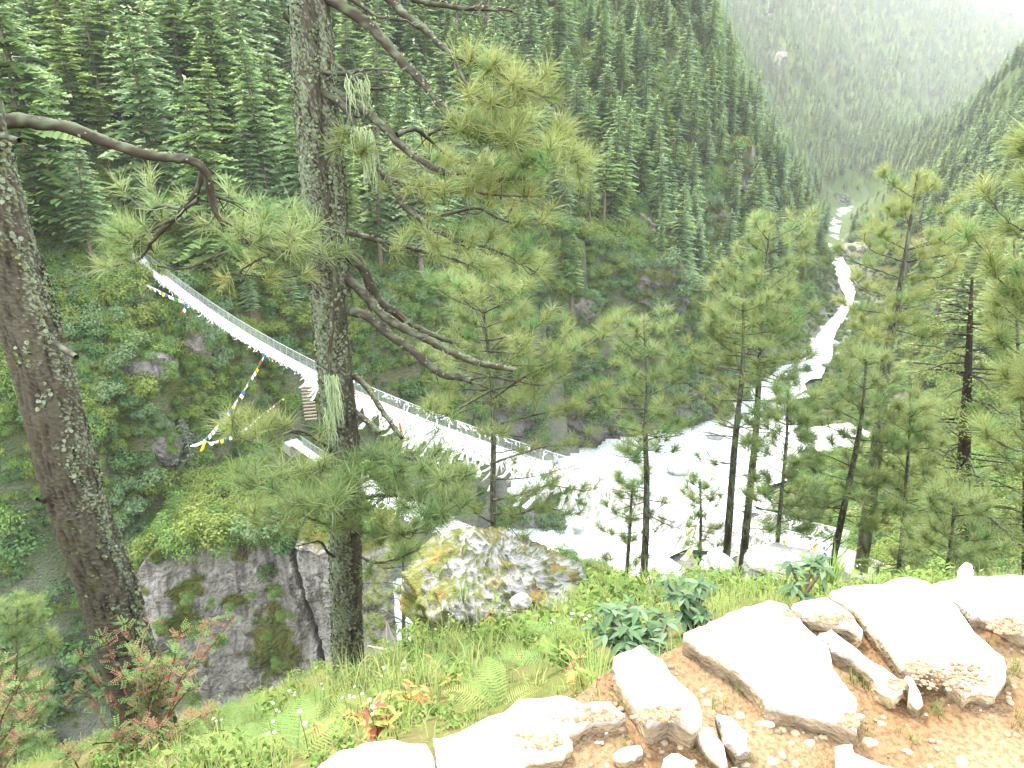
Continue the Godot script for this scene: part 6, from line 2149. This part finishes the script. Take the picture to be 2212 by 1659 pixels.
func build_bridge() -> void:
	rng.seed = 1200
	M.cloth = tinted(0.8, 0.3, 0.2)
	M.cloth.albedo_color = Color(0.8, 0.79, 0.78).linear_to_srgb()
	M.cloth_any = tinted(0.8, 0.3, 0.2)
	var a := BRIDGE_A
	var b := BRIDGE_B
	var sag := SAG
	bridge("suspension_bridge", "long upper suspension bridge with wire netting, crossing the gorge under white scarves", a, b, sag, 1.5, 70)
	var side := (b - a).cross(Vector3.UP).normalized() * 0.75
	if side.z < 0.0:
		side = -side
	var strips := []
	for k in 6:
		strips.append(cloth_strip(90 + k, [1.1, 1.5, 1.9, 1.3, 2.2, 0.8][k], [0.26, 0.34, 0.3, 0.4, 0.3, 0.36][k], [0.3, 0.5, 0.2, 0.7, 0.5, 0.1][k]))
	var red := [Color(0.55, 0.06, 0.05), Color(0.1, 0.15, 0.5), Color(0.6, 0.45, 0.06)]
	# the mass of cloth wound round the near rail, from end to end
	var where := []
	var cols := []
	for q in 6:
		where.append([])
		cols.append([])
	for k in 5200:
		var f := rng.randf()
		var p := span(f, a, b, sag)
		var nearby := rng.randf() < 0.86
		var s := side * (1.1 if nearby else -1.1)
		var y := rr(0.15, 1.2) if nearby else rr(1.0, 1.2)
		if not nearby and (f < 0.5 or rng.randf() < 0.5):
			continue
		var q := rng.randi() % 6
		var sc := rr(0.35, 0.85) if nearby else rr(0.25, 0.5)
		if f < 0.5:
			sc *= 0.6
		where[q].append(Transform3D(Basis.from_euler(Vector3(rr(-0.5, 0.5), rng.randf() * TAU, rr(-0.6, 0.6)) * (0.5 if f < 0.5 else 1.0)).scaled(Vector3.ONE * sc), p + s + Vector3.UP * y))
		cols[q].append(Color.WHITE if rng.randf() > 0.04 else red[rng.randi() % 3])
	for q in 6:
		var o := swarm("wound_scarves", strips[q], where[q], cols[q])
		tag(o, "white cloth wound thickly round the rail of the upper bridge", "scarves")
	# the longer ones that hang free and stream sideways
	var proto := thing("white_scarf", "", "scarf", Vector3.ZERO, "long white scarves streaming from the upper bridge's rail")
	part("cloth", strips[4], proto)
	for k in 210:
		var f := 0.48 + 0.50 * rng.randf()
		var o: Node3D = proto if k == 0 else proto.duplicate()
		if k > 0:
			o.name = numbered("white_scarf")
			add_child(o)
		(o.get_child(0) as MeshInstance3D).mesh = strips[rng.randi() % 6]
		var s := rr(0.9, 1.7) * (1.0 if f > 0.55 else 0.7)
		var p := span(f, a, b, sag) + side * 1.2 + Vector3.UP * rr(-0.1, 0.35)
		# the wind blows them down the gorge
		o.transform = Transform3D(Basis.from_euler(Vector3(rr(-0.3, 0.3), PI + rr(-0.5, 0.3), rr(-0.5, 0.1))).scaled(Vector3.ONE * s), p)
		var where_: String = "middle of the upper bridge" if f < 0.7 else "near half of the upper bridge"
		o.set_meta("label", "white scarf hanging free below the rail on the " + where_)
		o.set_meta("group", "white scarves streaming from the " + where_)
	# the lower, older bridge
	var a2 := P(640, 960, 104)
	var b2 := P(1210, 1245, 62)
	bridge("old_bridge", "lower old suspension bridge half hidden behind pine boughs and the mossy boulder", a2, b2, 1.5, 1.3, 40)
	where = []
	cols = []
	for k in 1700:
		var f := rr(0.33, 1.0)
		var s := (b2 - a2).cross(Vector3.UP).normalized() * (0.7 if rng.randf() < 0.75 else -0.7)
		where.append(Transform3D(Basis.from_euler(Vector3(rr(-0.5, 0.5), rng.randf() * TAU, rr(-0.6, 0.6))).scaled(Vector3.ONE * rr(0.3, 0.7)), span(f, a2, b2, 1.5) - s + Vector3.UP * rr(0.1, 1.2)))
		cols.append(Color.WHITE if rng.randf() > 0.03 else red[rng.randi() % 3])
	tag(swarm("wound_scarves", strips[1], where, cols), "white cloth wound round the rails of the lower bridge", "scarves")
	# strings of prayer flags
	flag_string("short bright string of prayer flags hanging straight down from the upper bridge's far part", PackedVector3Array([P(400, 660, 110), P(380, 700, 110), P(371, 745, 110), P(357, 798, 110)]), 0.55, 0.62, 0.1)
	flag_string("long string of prayer flags dropping from the bridge's middle to the bushes", PackedVector3Array([P(572, 764, 91), P(540, 820, 91), P(500, 880, 90), P(455, 935, 89), P(436, 958, 89)]), 0.45, 0.55, 0.45)
	flag_string("pale sagging flag string rising rightward from the end of the long string", PackedVector3Array([P(443, 950, 89), P(455, 955, 89), P(490, 945, 89), P(530, 925, 89), P(555, 905, 89)]), 0.4, 0.55, 0.5)
	flag_string("upper of two pale flag strings tied to the far end of the upper bridge", PackedVector3Array([P(262, 575, 112), P(300, 590, 111), P(340, 608, 110), P(385, 622, 109)]), 0.5, 0.5, 0.75)
	flag_string("lower of two pale flag strings, running from a post to the bridge's far end", PackedVector3Array([P(215, 562, 112), P(250, 582, 110), P(290, 603, 109), P(330, 620, 108), P(370, 640, 107), P(398, 650, 108)]), 0.5, 0.5, 0.7)
	flag_string("thin yellow and red flag string between the bushes left of the log steps", PackedVector3Array([P(552, 905, 96), P(580, 885, 96), P(615, 858, 96)]), 0.25, 0.5, 0.1)
	for s in [[440, 955, 412, 964, "long white scarf pulled sideways at the bottom end of the long flag string", Color(0.8, 0.8, 0.79)], [441, 960, 434, 975, "yellow scarf under the end of the long flag string", Color(0.7, 0.5, 0.04)]]:
		var m := MB.new()
		var p := P(s[0], s[1], 88.8)
		var q := P(s[2], s[3], 88.5)
		m.tube(PackedVector3Array([p, p.lerp(q, 0.5) + Vector3.DOWN * 0.1, q]), PackedFloat32Array([0.16, 0.2, 0.1]), 5, s[5])
		tag(part("scarf", m.commit(M.cloth_any), self), s[4], "scarf")
	# log steps on the far bank, at the foot of the bank behind the tall trunk
	var steps := thing("log_steps", "flight of log steps on the far bank, just left of the tall trunk", "steps", P(672, 905, 101))
	for k in 11:
		var m := MB.new()
		m.box(Transform3D(Basis(Vector3.UP, 0.25), Vector3(-0.14 * k, 0.33 * k, -0.42 * k)), Vector3(1.7, 0.16, 0.35), Color(0.17, 0.14, 0.11))
		part("step", m.commit(M.wood), steps)
	# things at the far end of the bridge
	var st := thing("stone_platform", "pale stone platform above the far end of the upper bridge", "platform", P(222, 478, 124))
	var m := MB.new()
	m.box(Transform3D(Basis(Vector3.UP, 0.5), Vector3.ZERO), Vector3(4.6, 1.0, 2.6), Color(0.42, 0.40, 0.36))
	part("wall", m.commit(M.stone_any), st)
	m = MB.new()
	m.box(Transform3D(Basis(Vector3.UP, 0.5), Vector3(0, 0.56, 0)), Vector3(4.9, 0.12, 2.9), Color(0.62, 0.6, 0.55))
	part("capping", m.commit(M.stone_any), st)
	var tp := thing("tarpaulin_pile", "small pile of gear under a grey-blue sheet on the excavated bank", "pile", P(170, 466, 127))
	m = MB.new()
	m.box(Transform3D(Basis.from_euler(Vector3(0.1, 0.4, 0.12)), Vector3(0.2, 0.1, 0.2)), Vector3(2.6, 0.12, 1.1), Color(0.5, 0.55, 0.6))
	part("sheet", m.commit(M.stone_any), tp)
	m = MB.new()
	m.tube(PackedVector3Array([Vector3(-0.2, 0.1, -0.3), Vector3(-0.1, 0.9, -0.3), Vector3(0, 1.5, -0.3)]), PackedFloat32Array([0.55, 0.6, 0.1]), 8, Color(0.10, 0.22, 0.13))
	part("bundle", m.commit(M.stone_any), tp)
	for s in [[212, 560, 3.2, "slender pole carrying flag strings left of the bridge's far end"]]:
		var pl := MB.new()
		pl.tube(PackedVector3Array([Vector3(0, -0.5, 0), Vector3(0.05, s[2], 0)]), PackedFloat32Array([0.07, 0.05]), 6, Color(0.2, 0.17, 0.14))
		tag(part("flag_pole", pl.commit(M.wood), self, Transform3D(Basis(), P(s[0], s[1] + 30, 112))), s[3], "pole")
